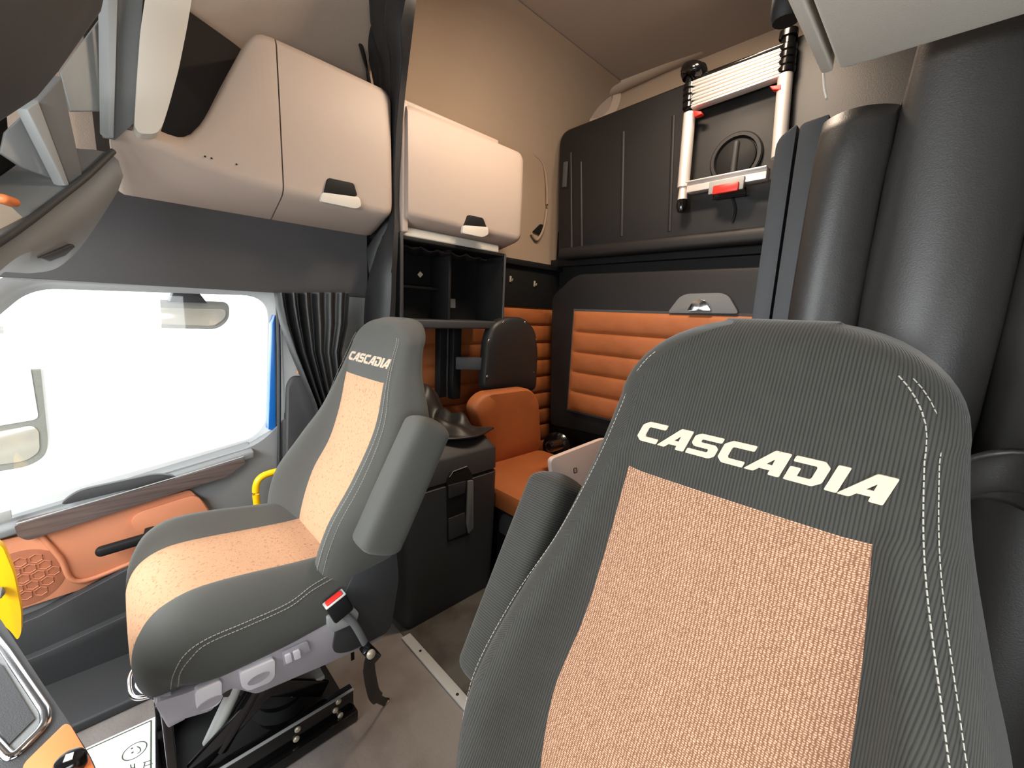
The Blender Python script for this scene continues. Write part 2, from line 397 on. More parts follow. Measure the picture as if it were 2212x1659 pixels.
oi = rpoly(pxy([(-60, 1180), (40, 1160), (410, 1058), (440, 1085), (462, 1118), (462, 1180), (40, 1318), (-80, 1350)], x=-1.972), 0.012)
obj('orange_insert', prism(oi, (-0.03, 0, 0), 0.006), 'orangep', door)
rec = rpoly(pxy([(120, 1170), (275, 1118), (300, 1100), (420, 1068), (452, 1112), (452, 1160), (172, 1255), (196, 1232)], x=-1.968), 0.03)
obj('armrest_recess', prism([p+Vector((0.012, 0, 0)) for p in rpoly(pxy([(280, 1125), (300, 1105), (425, 1066), (455, 1110), (300, 1150)], x=-1.968), 0.03)], (-0.02, 0, 0), 0.012, 4), 'orangep', door)
obj('grab_frame', sweep(catmull(pxy([(82, 1150), (130, 1205), (170, 1256), (300, 1210), (440, 1160)], x=-1.966), 6), 0.008, n=10), 'orangep', door)
p0, p1 = W(205, 1195, x=-1.90), W(330, 1158, x=-1.90)
obj('inner_handle', pill(p0, p1, 0.016, 0.017, ex=3), 'darker', door)
obj('handle_stem', bar(p1+Vector((-0.09, 0.0, -0.004)), p1+Vector((0.0, -0.012, -0.004)), 0.03, 0.035, bv=0.006), 'darker', door)
sp = W(50, 1250, x=-1.972); hexbm = bmesh.new()
for i in range(-3, 4):
    for j in range(-3, 4):
        c = Vector((0, (i+0.5*(j % 2))*0.034, j*0.030))
        if c.length > 0.085: continue
        hx = [sp+c+Vector((0.0015, 0.0155*math.cos(a), 0.0155*math.sin(a))) for a in [math.pi/6+math.pi/3*k for k in range(6)]]
        merge(hexbm, sweep([q+Vector((0.001, 0, 0)) for q in hx], 0.0012, n=5, closed=True))
M['grille'] = mat('orange_grille', (176, 108, 76), 0.7, bump=(900, 0.6))
sg = obj('speaker_grille', prism([sp+Vector((0.001, 0.098*math.cos(a), 0.098*math.sin(a))) for a in [math.pi*2*k/36 for k in range(36)]], (-0.006, 0, 0), 0.001), 'grille', door)
obj('hex_pattern', hexbm, 'orangep', sg)
# map pockets
mp_ = pxy([(-60, 1390), (40, 1345), (300, 1240), (560, 1140), (590, 1300), (590, 1440), (100, 1640), (-60, 1640)], x=-1.94)
pk = rpoly([(-1.935, -0.9, 0.20), (-1.935, -0.25, 0.275), (-1.935, 0.0, 0.36), (-1.935, 0.42, 0.42), (-1.935, 0.48, 0.40), (-1.935, 0.48, 0.04), (-1.935, -0.9, 0.04)], 0.02)
obj('map_pocket', prism(pk, (-0.05, 0, 0), 0.012, 3), 'dark', door)
pk2 = [(-1.905, -0.9, 0.10), (-1.905, -0.25, 0.155), (-1.905, 0.1, 0.21), (-1.905, 0.47, 0.25), (-1.905, 0.47, 0.03), (-1.905, -0.9, 0.03)]
obj('lower_pocket', prism(rpoly(pk2, 0.015), (-0.05, 0, 0), 0.012, 3), 'dark', door)
obj('lock_pin', lathe([(0.006, -0.005), (0.006, 0.01), (0.008, 0.012), (0.006, 0.016)], W(560, 968, x=-2.0), n=12), 'chrome', door)
obj('window_switch', prism(rpoly(pxy([(-6, 1108), (24, 1100), (26, 1120), (-6, 1130)], x=-1.95), 0.004), (0.006, 0, 0), 0.002), 'greyl', door)
obj('blue_jamb', prism(pxy([(588, 700), (594, 680), (596, 930), (580, 928)], x=-2.0), (-0.05, 0, 0), 0.002), 'blue', door)
struct('trim_10', box(-1.96, -1.66, -1.2, 0.62, 0.0, 0.035, 0.008), 'dark')
# B pillar behind the door
struct('trim_2', box(-2.06, -1.99, 0.535, 0.975, 0, 1.385, 0.01), 'greyl')
obj('door_seal', sweep(catmull(pxy([(600, 660), (603, 800), (602, 1000), (598, 1130)], x=-1.985), 6), 0.008, n=8), 'dark', None, 'dark rubber seal running down the pillar behind the passenger window', 'door seal')
# ------------------------------------------------------------------ outside mirrors
t = thing('side_mirror', 'large upright wing mirror outside the passenger window, cut by the left edge of the photo', 'mirror', W(40, 1015, x=-2.45))
ho = rpoly(pxy([(-90, 700), (60, 708), (82, 742), (104, 950), (100, 985), (62, 1008), (-70, 1030)], x=-2.45), 0.03)
obj('housing', prism(ho, (-0.10, 0, 0), 0.012), 'mhouse', t)
obj('flat_glass', prism([p+Vector((0.004, 0, 0)) for p in rpoly(pxy([(-80, 718), (42, 722), (58, 745), (84, 905), (-76, 932)], x=-2.45), 0.02)], (-0.02, 0, 0)), 'white', t)  # plain white stands in for the bright reflection
obj('convex_glass', prism([p+Vector((0.006, 0, 0)) for p in rpoly(pxy([(-70, 945), (70, 918), (84, 930), (86, 975), (56, 995), (-66, 1012)], x=-2.45), 0.02)], (-0.02, 0, 0), 0.004), 'mirror', t)
t = thing('lookdown_mirror', 'small wide rounded mirror hanging outside at the top of the passenger window', 'mirror', W(392, 712, x=-2.16))
obj('housing', prism(rpoly(pxy([(288, 645), (495, 652), (496, 690), (470, 712), (320, 708), (290, 690)], x=-2.16), 0.03), (-0.07, 0, 0), 0.014, 4), 'mhouse', t)
obj('glass', prism([p+Vector((0.006, 0, 0)) for p in rpoly(pxy([(300, 664), (488, 668), (486, 688), (462, 704), (325, 700), (300, 688)], x=-2.16), 0.02)], (-0.02, 0, 0), 0.004), 'mirror', t)
obj('mount', prism(pxy([(370, 628), (420, 630), (440, 655), (360, 652)], x=-2.17), (0.10, 0, 0), 0.004), 'dark', t)
# ================================================================== SEATS
def contour(hw, tan, bol, T, r, groove=True, r2=0.035):
    """closed section of a pad: (x, depth) points, front left to right then round the back; returns points and the span of insert columns"""
    out = []; nb, nt_, na = 8, 12, 7
    def b(x):
        a = abs(x)
        if a <= tan: return 0.0
        return bol*ss((a-tan)/max(1e-4, (hw-r)*0.96-tan))
    e = hw-r
    for i in range(nb): x = -e+(e-tan)*i/nb; out.append((x, -b(x)))
    for i in range(nt_+1):
        x = -tan+2*tan*i/nt_; out.append((x, (0.004 if groove else 0) if i in (0, nt_) else -0.002*(1-(x/tan)**2)))
    for i in range(1, nb+1): x = tan+(e-tan)*i/nb; out.append((x, -b(x)))
    b0 = -b(e); rr = min(r, T*0.45)
    for i in range(1, na+1):
        a = math.pi/2*i/na; out.append((e+r*math.sin(a), b0+(rr-b0)*(1-math.cos(a))))
    for i in range(1, 4): out.append((hw, rr+(T-r2-rr)*i/3))
    for i in range(1, 5):
        a = math.pi/2*i/4; out.append((hw-r2*(1-math.cos(a)), T-r2+r2*math.sin(a)))
    nbk = 6; L = hw-r2
    for i in range(1, nbk+1): out.append((L-2*L*i/nbk, T))
    for i in range(1, 5):
        a = math.pi/2*i/4; out.append((-hw+r2*(1-math.sin(a)), T-r2*(1-math.cos(a))))
    for i in range(1, 4): out.append((-hw, (T-r2)+(rr-(T-r2))*i/3))
    for i in range(1, na):
        a = math.pi/2*(1-i/na); out.append((-e-r*math.sin(a), b0+(rr-b0)*(1-math.cos(a))))
    return out, (nb, nb+nt_)
def pad(rows, cx, tan_rows):
    """rows: dicts p=(y,z) front centre, q=(y,z) rear centre, hw, tan, bol, r -> body bmesh, insert bmesh, surface lookup"""
    rings = []; span = None
    for ir, d in enumerate(rows):
        p, q = Vector((0, *d['p'])), Vector((0, *d['q'])); T = (q-p).length; n = (q-p)/T
        c, span = contour(d['hw'], d['tan'], d['bol'], T, d['r'], tan_rows[0] <= ir <= tan_rows[1], r2=min(0.035, T*0.3, d['hw']*0.3))
        rings.append([Vector((cx+x, 0, 0))+p+n*dep for x, dep in c])
    UV = []; vv = 0.0
    for i, rg_ in enumerate(rings):
        if i: vv += (rings[i][(span[0]+span[1])//2]-rings[i-1][(span[0]+span[1])//2]).length
        mid = (span[0]+span[1])//2; acc = [0.0]
        for k in range(len(rg_)): acc.append(acc[-1]+(rg_[(k+1) % len(rg_)]-rg_[k]).length)
        UV.append([(a-acc[mid], vv) for a in acc])
    body, ins = bmesh.new(), bmesh.new()
    for bm, want in ((body, False), (ins, True)):
        V = {}; uvl = bm.loops.layers.uv.new('cloth')
        def quad(*ik):
            f = bm.faces.new([v(i, k) for i, k in ik])
            ks = [k for _, k in ik]; wrap = max(ks)-min(ks) > 2
            for lp, (i, k) in zip(f.loops, ik): lp[uvl].uv = UV[i][k+len(rings[0]) if wrap and k == 0 else k]
        def v(i, k):
            if (i, k) not in V: V[(i, k)] = bm.verts.new(rings[i][k])
            return V[(i, k)]
        n = len(rings[0])
        for i in range(len(rings)-1):
            for k in range(n):
                isin = tan_rows[0] <= i < tan_rows[1] and span[0] <= k < span[1]
                if isin == want: quad((i, k), (i, (k+1) % n), (i+1, (k+1) % n), (i+1, k))
        if not want:
            bm.faces.new([v(0, k) for k in range(n)][::-1]); bm.faces.new([v(len(rings)-1, k) for k in range(n)])
    return body, ins, rings
ZK = [0.46, 0.60, 0.74, 0.85, 0.97, 1.10, 1.20, 1.34]
YK = [0.405, 0.425, 0.480, 0.540, 0.578, 0.602, 0.632, 0.690]
HK = [0.235, 0.276, 0.298, 0.290, 0.256, 0.222, 0.206, 0.19]
BK = [0.05, 0.080, 0.102, 0.086, 0.040, 0.010, 0.0, 0.0]
TK = [0.17, 0.17, 0.17, 0.16, 0.135, 0.112, 0.10, 0.09]
NK = [0.13, 0.15, 0.175, 0.168, 0.160, 0.148, 0.14, 0.13]
def backrest_rows(head=1.0, ztop=1.338):
    zs = [0.46+0.02*i for i in range(32)]+[1.10]+[1.12+0.016*i for i in range(6)]
    zs = sorted(set(round(z, 4) for z in zs if z <= 1.2001)); rows = []
    for z in zs:
        y = interp(z, ZK, YK); T = interp(z, ZK, TK)
        rows.append(dict(p=(y, z), q=(y+T, z+0.02), hw=interp(z, ZK, HK)*(1-(1-head)*ss((z-1.0)/0.2)), bol=interp(z, ZK, BK), tan=interp(z, ZK, NK), r=0.045))
    z0, z1 = 1.2, ztop; hw0 = rows[-1]['hw']
    for k in range(1, 15):
        s = math.sin(math.pi/2*k/14.0); z = z0+(z1-z0)*s
        f = max(0.10, (1-s**2.15))**(1/2.15); T = interp(z, ZK, TK)
        g = max(0.12, (1-max(0, (s-0.72)/0.28)**2)**0.5) if s > 0.72 else 1
        y = interp(z, ZK, YK)+T*(1-g)*0.45
        hw = hw0*f
        rows.append(dict(p=(y, z), q=(y+T*g, z+0.012*g), hw=hw, bol=0, tan=min(0.14, hw*0.6), r=min(0.045, hw*0.3, T*g*0.4)))
    top = next(i for i, d in enumerate(rows) if abs(d['p'][1]-1.10) < 1e-4)
    return rows, top
def back_front(z):  return interp(z, ZK, YK)
def back_pt(cx, dy, x, z, lift=0.0015):
    hw, tan, bol = interp(z, ZK, HK), interp(z, ZK, NK), interp(z, ZK, BK); a = abs(x); e = hw-0.045
    b = bol*ss((a-tan)/max(1e-4, e*0.96-tan)) if a > tan else 0
    if a > e:
        s = min(1, (a-e)/0.045); b = bol-(bol+0.045)*(1-math.sqrt(1-s*s))
    return Vector((cx+x, dy+back_front(z)-b-lift, z))
LET = {
 'C': [[(1.02, 1), (.22, 1), (0, .80), (0, .20), (.20, 0), (.92, 0), (.92, .25), (.36, .25), (.31, .32), (.31, .70), (.36, .75), (1.02, .75)]],
 'A': [[(-.12, 0), (.20, 0), (.70, .78), (.66, 1), (.50, 1)], [(.64, 0), (.98, 0), (.98, 1), (.60, 1), (.62, .7)], [(.28, .18), (.66, .18), (.66, .40), (.42, .40)]],
 'S': [[(1.02, 1), (.18, 1), (0, .86), (0, .52), (.14, .39), (.69, .39), (.69, .24), (-.04, .24), (-.04, 0), (.84, 0), (1, .14), (1, .49), (.86, .62), (.31, .62), (.31, .76), (1.02, .76)]],
 'D': [[(0, 1), (.80, 1), (1, .80), (1, .20), (.80, 0), (0, 0), (0, .24), (.66, .24), (.69, .30), (.69, .70), (.66, .76), (0, .76)], [(0, .2), (.31, .2), (.31, .56), (0, .56)]],
 'I': [[(0, 0), (.33, 0), (.33, 1), (0, 1)]],
}
def lettering(cx, dy, zc, width, h):
    word = 'CASCADIA'; adv = {'C': 1.08, 'A': 1.10, 'S': 1.10, 'D': 1.12, 'I': .44}
    tot = sum(adv[c] for c in word); k = width/(tot+0.28); bm = bmesh.new(); u = 0
    for c in word:
        for poly in LET[c]:
            f = []; 
            P2 = rpoly([(x, y, 0) for x, y in poly], 0.05, 2)
            pts = []
            for i, p in enumerate(P2):
                q = P2[(i+1) % len(P2)]
                m = max(1, int((q-p).length*4))
                for j in range(m): pts.append(p.lerp(q, j/m))
            top, bot = [], []
            for p in pts:
                xx = -width/2+(u+p.x+0.24*p.y+0.06)*k; zz = zc+(p.y-0.5)*h
                top.append(bm.verts.new(back_pt(cx, dy, xx, zz, 0.0030))); bot.append(bm.verts.new(back_pt(cx, dy, xx, zz, -0.002)))
            n = len(top)
            for tri in tessellate_polygon([[Vector((p.x, p.y, 0)) for p in pts]]):
                try: bm.faces.new([top[q] for q in tri])
                except ValueError: pass
            for i in range(n): bm.faces.new((top[i], bot[i], bot[(i+1) % n], top[(i+1) % n]))
        u += adv[c]
    return bm
def seat(cx, dy, inner, label, group, full, tanm, cl='rib', head=1.0, ztop=1.338):
    """inner = +1 when the armrest hangs on the +x side"""
    t = thing('truck_seat', label, 'seat', (cx, 0.25+dy, 0.0), group)
    rows, top = backrest_rows(head, ztop)
    for d in rows: d['p'] = (d['p'][0]+dy, d['p'][1]); d['q'] = (d['q'][0]+dy, d['q'][1])
    body, ins, _ = pad(rows, cx, (2, top))
    br = obj('backrest', body, cl, t, angle=70); obj('backrest_insert', ins, tanm, t, label='tan woven panel down the middle of the backrest', angle=80)
    obj('lettering', lettering(cx+0.008, dy, 1.160, 0.308, 0.0305), 'lett', t, label='pale stitched word on the headrest', smooth=False)
    for s in (-1, 1):
        st = bmesh.new()
        for off in ((0.033, 0.022) if s == 1 else (0.020,)):
            path = []
            for k in range(60):
                z = 0.55+(ztop-0.055-0.55)*k/59; hw = interp(z, ZK, HK)*(1-(1-head)*ss((z-1.0)/0.2)) if z < 1.2 else 0.206*head*max(0.1, (1-((z-1.2)/(ztop-1.2))**2.15))**(1/2.15)
                x = (hw-off)*s
                path.append(back_pt(cx, dy, x, z, 0.0012) if True else None)
            merge(st, dashes(path, 0.0008 if off > 0.03 else 0.0006, 0.0055, 0.002))
        obj('seam_stitching', st, 'thread', t)
    # folded up armrest
    ax = cx+inner*0.318
    a0, a1 = Vector((ax, 0.70+dy-0.035, 1.015)), Vector((ax, 0.475+dy, 0.655))
    path, ru, rv = pillpath(a0, a1, 0.046, 0.062, k=7, rnd=0.034)
    path = path[:8]+[path[7].lerp(path[8], q/10) for q in range(1, 10)]+path[8:]; ru = ru[:8]+[ru[7]]*9+ru[8:]; rv = rv[:8]+[rv[7]]*9+rv[8:]
    d = (a1-a0).normalized()
    am = sweep(path, ru, [r*(1+0.10*math.sin(i/len(rv)*3.1)) for i, r in enumerate(rv)], (0, 1, 0), 36, 4.2)
    uvl = am.loops.layers.uv.new('cloth'); dd_ = (a1-a0).normalized()
    for f in am.faces:
        for lp in f.loops: lp[uvl].uv = ((lp.vert.co-a0).dot(dd_), lp.vert.co.x)
    obj('armrest', am, cl, t, angle=70)
    obj('armrest_hinge', lathe([(0.03, -0.03), (0.034, -0.025), (0.034, 0.025), (0.03, 0.03)], Vector((cx+inner*0.27, 0.52+dy, 0.70)), (1, 0, 0)), 'darker', t)
    # cushion
    rows = []
    prof = [((0.470, 0.590), (0.470, 0.440)), ((0.40, 0.588), (0.40, 0.440)), ((0.33, 0.592), (0.33, 0.44)), ((0.26, 0.598), (0.26, 0.438)), ((0.19, 0.605), (0.19, 0.438)), ((0.12, 0.610), (0.13, 0.44)),
            ((0.07, 0.608), (0.10, 0.445)), ((0.03, 0.596), (0.08, 0.450)), ((0.0, 0.575), (0.07, 0.452)), ((-0.02, 0.546), (0.065, 0.452)), ((-0.030, 0.512), (0.060, 0.450)), ((-0.028, 0.475), (0.058, 0.446)), ((-0.015, 0.445), (0.056, 0.440)), ((0.005, 0.425), (0.056, 0.432))]
    P, Q = catmull([(0, *a) for a, _ in prof], 4), catmull([(0, *b) for _, b in prof], 4); N = len(P)
    for i, (p, q) in enumerate(zip(P, Q)):
        k = i/(N-1); bol = interp(k, [0, .15, .4, .52, .62, .75, 1], [0.035, 0.048, 0.058, 0.045, 0.018, 0.0, 0.0]); tan = interp(k, [0, .3, .6, 1], [0.15, 0.165, 0.175, 0.17])
        hw = interp(k, [0, .2, .5, .62, .75, 1], [0.262, 0.272, 0.274, 0.268, 0.252, 0.235])
        rows.append(dict(p=(p.y+dy, p.z), q=(q.y+dy, q.z), hw=hw, bol=bol, tan=tan, r=interp(k, [0, .45, .62, 1], [0.05, 0.055, 0.075, 0.065])))
    body, ins, rings = pad(rows, cx, (0, N-2))
    body.normal_update(); tree = BVHTree.FromBMesh(body)
    obj('cushion', body, cl, t, angle=70); obj('cushion_insert', ins, tanm, t, label='tan cloth panel along the middle of the seat cushion', angle=80)
    if not full: 
        obj('seat_base', box(cx-0.19, cx+0.19, 0.06+dy, 0.46+dy, 0.0, 0.43, 0.02), 'darker', t); return t
    # stitching along the visible cushion side
    st = bmesh.new(); X = cx+0.277
    for o_ in (0, 0.012):
        line = catmull([(X, 0.030+o_, 0.470), (X, 0.036+o_, 0.515), (X, 0.058+o_, 0.555-o_), (X, 0.10, 0.572-o_), (X, 0.18, 0.573-o_), (X, 0.27, 0.575-o_), (X, 0.33, 0.592-o_), (X, 0.40, 0.60-o_)], 8)
        hits = [tree.ray_cast(Vector((cx+0.6, p.y, p.z)), Vector((-1, 0, 0)))[0] for p in line]
        merge(st, dashes([h+Vector((0.0012, 0, 0)) for h in hits if h], 0.0012, 0.006, 0.002))
    obj('cushion_stitching', st, 'thread', t)
    # plastic shroud under the cushion with its paddles
    X = cx+0.262
    sh = rpoly([(X, 0.00, 0.462), (X, 0.02, 0.395), (X, 0.10, 0.37), (X, 0.115, 0.40), (X, 0.14, 0.405), (X, 0.19, 0.352), (X, 0.36, 0.33), (X, 0.52, 0.315), (X, 0.545, 0.345), (X, 0.545, 0.51), (X, 0.40, 0.52), (X, 0.36, 0.47), (X, 0.20, 0.448), (X, 0.06, 0.448)], 0.012, 3)
    obj('side_shroud', prism(sh, (-0.03, 0, 0), 0.006), 'shroud', t)
    obj('rear_cover', prism(rpoly([(X+0.006, 0.375, 0.36), (X+0.006, 0.40, 0.50), (X+0.006, 0.455, 0.60), (X+0.006, 0.575, 0.615), (X+0.006, 0.585, 0.50), (X+0.006, 0.555, 0.33), (X+0.006, 0.42, 0.335)], 0.03), (-0.06, 0, 0), 0.010), 'dark', t)
    obj('far_shroud', prism([Vector((2*cx-p.x, p.y, p.z)) for p in sh], (0.03, 0, 0), 0.006), 'shroud', t)
    obj('front_valance', prism(rpoly([(cx-0.26, 0.0, 0.46), (cx+0.26, 0.0, 0.46), (cx+0.26, 0.02, 0.375), (cx+0.20, 0.02, 0.36), (cx-0.20, 0.02, 0.36), (cx-0.26, 0.02, 0.40)], 0.02), (0, 0.03, 0), 0.008), 'shroud', t)
    X += 0.004
    for (pp, dish) in (([(420, 1488), (477, 1464), (477, 1505), (466, 1518), (432, 1530), (422, 1522)], (452, 1510)), ([(515, 1450), (591, 1418), (591, 1455), (580, 1468), (534, 1486), (520, 1478)], (556, 1458))):
        pd = prism([p+Vector((0.012, 0, 0)) for p in rpoly(pxy(pp, x=X), 0.008)], (-0.022, 0, 0), 0.005); o = obj('lift_paddle', pd, 'shroudl', t)
        c = W(*dish, x=X); dm = lathe([(0.020, -0.001), (0.019, 0.002), (0.012, 0.0012), (0.0, 0.0002)], c+Vector((0.012, 0, 0)), (1, 0, 0))
        dm.transform(Matrix.Translation(c) @ Matrix.Diagonal((1, 1.25, 0.62, 1)) @ Matrix.Translation(-c)); obj('thumb_dish', dm, 'shroud', o)
    pl = obj('switch_plate', prism([p+Vector((0.004, 0, 0)) for p in rpoly(pxy([(608, 1408), (664, 1383), (670, 1404), (612, 1438)], x=X), 0.006)], (-0.006, 0, 0), 0.002), 'shroud', t)
    for q in ([(613, 1413), (626, 1407), (629, 1424), (616, 1430)], [(631, 1405), (645, 1399), (648, 1416), (634, 1422)]):
        obj('rocker_switch', prism([p+Vector((0.010, 0, 0)) for p in rpoly(pxy(q, x=X), 0.003)], (-0.008, 0, 0), 0.002), 'shroudl', t)
    hk = rpoly(pxy([(706, 1352), (704, 1330), (742, 1318), (762, 1308), (772, 1320), (766, 1340), (716, 1362)], x=X+0.004), 0.008)
    obj('buckle_holder', prism([p+Vector((0.012, 0, 0)) for p in hk], (-0.02, 0, 0), 0.005), 'greyl', t)
    # front towel-bar lever
    hb = catmull([W(332, 1446, z=0.38), W(300, 1438, z=0.38), W(281, 1462, z=0.375), W(283, 1498, z=0.37), W(300, 1508, z=0.37), W(336, 1500, z=0.37)], 6)
    obj('slide_bar', sweep(hb, 0.0055, n=10), 'chrome', t)
    obj('slide_knob', pill(W(304, 1466, z=0.38), W(326, 1488, z=0.375), 0.017, 0.015), 'shroudl', t)
    # suspension: rails, scissor arms, air spring
    for sx in (0.165, -0.165):
        x = cx+sx
        obj('slide_rail', bar((x, 0.0, 0.075), (x, 0.47, 0.075), 0.03, 0.07, bv=0.004), 'gloss', t)
        obj('base_rail', bar((x+0.012*(1 if sx > 0 else -1), -0.01, 0.022), (x+0.012*(1 if sx > 0 else -1), 0.475, 0.022), 0.045, 0.036, bv=0.003), 'gloss', t)
        obj('rail_highlight', bar((x+0.016*(1 if sx > 0 else -1), 0.0, 0.112), (x+0.016*(1 if sx > 0 else -1), 0.47, 0.112), 0.010, 0.003, bv=0.001), 'greyl', t)  # pale strip painted in for the highlight along the rail edge
        obj('scissor_arm', bar((x-0.02, 0.06, 0.12), (x-0.02, 0.40, 0.36), 0.016, 0.05, bv=0.005), 'gloss', t)
        obj('scissor_arm', bar((x-0.04, 0.06, 0.36), (x-0.04, 0.40, 0.12), 0.016, 0.05, bv=0.005), 'gloss', t)
        for yy, zz in ((0.30, 0.09), (0.295, 0.06), (0.42, 0.10), (0.41, 0.075), (0.425, 0.045), (0.02, 0.05)):
            obj('rail_bolt', lathe([(0.009, 0), (0.009, 0.003), (0.006, 0.006), (0, 0.0065)], (x+0.015+0.018*(1 if sx > 0 else -1)*0+0.001, yy, zz), (1, 0, 0), n=14), 'bolt', t)
    obj('upper_plate', box(cx-0.20, cx+0.20, 0.04, 0.46, 0.36, 0.40, 0.008), 'darker', t)
    obj('base_plate', box(cx-0.19, cx+0.19, 0.0, 0.47, 0.0, 0.02, 0.004), 'darker', t)
    obj('front_leg', box(cx+0.10, cx+0.165, 0.01, 0.03, 0.02, 0.38, 0.004), 'gloss', t); obj('front_leg', box(cx-0.165, cx-0.10, 0.01, 0.03, 0.02, 0.38, 0.004), 'gloss', t)
    obj('air_spring', lathe([(0.05, 0), (0.07, 0.01), (0.085, 0.04), (0.07, 0.07), (0.085, 0.10), (0.07, 0.13), (0.06, 0.14), (0.06, 0.20), (0.03, 0.22)], (cx+0.02, 0.30, 0.02)), 'darker', t)
    obj('spring_cap', box(cx+0.03, cx+0.13, 0.30, 0.40, 0.155, 0.17, 0.004), 'alus', t)
    obj('damper', sweep([(cx+0.12, 0.10, 0.15), (cx+0.12, 0.20, 0.345)], 0.018, n=14), 'alus', t, label='bare metal damper tube')
    obj('damper_sleeve', sweep([(cx+0.135, 0.12, 0.13), (cx+0.135, 0.27, 0.345)], 0.021, n=14), 'gloss', t)
    obj('adjust_tab', box(cx+0.20, cx+0.205, 0.455, 0.465, 0.24, 0.33, 0.001), 'darker', t)
    return t
ps = seat(-1.330, 0.0, 1, 'passenger seat by the window, grey cloth with tan centre, its black base in view', 'front seats of the cab', True, 'tanp', 'cloth', 0.92, 1.300)
ds = seat(-0.165, -0.03, -1, 'large driver seat in the right foreground, dark cloth with a woven tan panel', 'front seats of the cab', False, 'tan')
# seat belt buckle on its stalk beside the passenger seat
bx = -1.035
t = thing('seat_belt_buckle', 'red and black belt buckle on a kinked strap beside the passenger seat', 'seat belt', (bx, 0.50, 0.0))
c0, c1 = W(722, 1294, x=bx), W(742, 1328, x=bx); ax = (c1-c0).normalized()
lf = c0+Vector((0, -0.028, -0.008)); 
obj('buckle_body', bar(c0, c1, 0.026, 0.056, up=(0, 1, 0.35), bv=0.006), 'darker', t)
obj('release_button', bar(c0-ax*0.006, c0+ax*0.004, 0.020, 0.046, up=(0, 1, 0.35), bv=0.003), 'red', t)
obj('buckle_rim', bar(c0-ax*0.002, c0+ax*0.003, 0.029, 0.058, up=(0, 1, 0.35), bv=0.003), 'alus', t)
stalk = catmull([c1-ax*0.01, W(765, 1348, x=bx), W(790, 1392, x=bx), W(801, 1412, x=bx)], 6)
obj('stalk', sweep(stalk, 0.010, 0.006, n=12, up=(1, 0, 0)), 'grey', t)
obj('anchor_clip', bar(W(788, 1398, x=bx+0.01), W(812, 1420, x=bx+0.01), 0.03, 0.030, bv=0.004), 'gloss', t)
obj('anchor_bolt', lathe([(0.013, 0), (0.013, 0.003), (0.009, 0.007), (0, 0.008)], W(801, 1413, x=bx+0.03), (1, 0, 0.3), n=16), 'bolt', t)
web = catmull([W(801, 1416, x=bx), W(797, 1440, x=bx), W(803, 1480, x=-1.05), W(812, 1505, x=-1.07), W(834, 1518, z=0.006)], 8)
obj('webbing', sweep(web, [0.017]*8+[0.019]*(len(web)-14)+[0.012]*6, 0.0022, n=10, up=(1, 0, 0.2)), 'vinyl', t)
obj('floor_bolt', lathe([(0.012, 0), (0.012, 0.006), (0.006, 0.010)], W(834, 1516, z=0.0), n=12), 'chrome', t)
# ================================================================== OVERHEAD LOCKERS, PASSENGER SIDE
def recess_handle(par, dark, lightp, x, dx=1):
    obj('handle_recess', prism([p+Vector((0.0025*dx, 0, 0)) for p in rpoly(pxy(dark, x=x), 0.010)], (-0.012*dx, 0, 0), 0.002), 'darker', par, label='dark finger recess')
    obj('handle', prism([p+Vector((0.010*dx, 0, 0)) for p in rpoly(pxy(lightp, x=x), 0.012)], (-0.018*dx, 0, 0), 0.006, 3), 'beigel', par)
def locker_rings(ys, top, xf, zc, zb, shrink=0.0):
    rings = []
    for k, y in enumerate(ys):
        zt = top(y); f = xf; c = zc(y)
        e = 0.0
        r = [(-2.04, zt), (f-0.10, zt), (f-0.035, zt-0.002), (f-0.012, zt-0.012), (f-0.001, zt-0.035), (f+0.004, zt-(zt-c)*0.5), (f+0.006, c+0.03), (f+0.002, c+0.010), (f-0.010, c-0.004), (f-0.03, c-0.014), (f-0.17, zb), (-2.04, zb)]
        rings.append([Vector((x, y, z)) for x, z in r])
    return rings
def squeeze(ring, s, dy):
    c = sum(ring, Vector())/len(ring); return [Vector((max(-2.04, c.x+(p.x-c.x)*s) if p.x > -2.03 else p.x, p.y+dy, c.z+(p.z-c.z)*s)) for p in ring]
t = thing('overhead_locker', 'beige overhead locker above the passenger window, front end cut away in a dark notch', 'locker', (-1.9, 0.5, 1.66))
def top1(y): return interp(y, [0.05, 0.11, 0.17, 0.215, 0.25, 0.30, 0.42, 0.455, 0.50, 1.0], [1.84, 1.866, 1.862, 1.857, 1.878, 1.955, 2.215, 2.262, 2.275, 2.265])
crease = lambda y: interp(y, [0.04, 0.12, 0.22, 0.35, 0.52, 0.96], [1.80, 1.795, 1.768, 1.750, 1.742, 1.742])
XF = -1.80
ys = [0.075, 0.10, 0.14, 0.17, 0.19, 0.215, 0.23, 0.25, 0.275, 0.30, 0.34, 0.38, 0.42, 0.44, 0.455, 0.475, 0.50, 0.512]
rg = locker_rings(ys, top1, XF, crease, 1.672)
rg = [squeeze(rg[0], 0.80, -0.022), squeeze(rg[0], 0.94, -0.012)]+rg
obj('body', loft(rg), 'beige', t, angle=50)
ys = [0.517, 0.6, 0.7, 0.8, 0.88, 0.92]
rg = locker_rings(ys, top1, XF, crease, 1.672)
def lean(ring, a): return [Vector((p.x, p.y+a*(0.5-abs((p.z-1.95)/0.6))+0.02, p.z)) for p in ring]
rg = rg+[squeeze(rg[-1], 0.985, 0.02), squeeze(rg[-1], 0.93, 0.038), squeeze(rg[-1], 0.80, 0.044)]
obj('door', loft(rg), 'beige', t, angle=50)
recess_handle(t, [(700, 416), (708, 384), (764, 396), (772, 424)], [(694, 416), (775, 427), (779, 446), (768, 452), (690, 436)], -1.786)
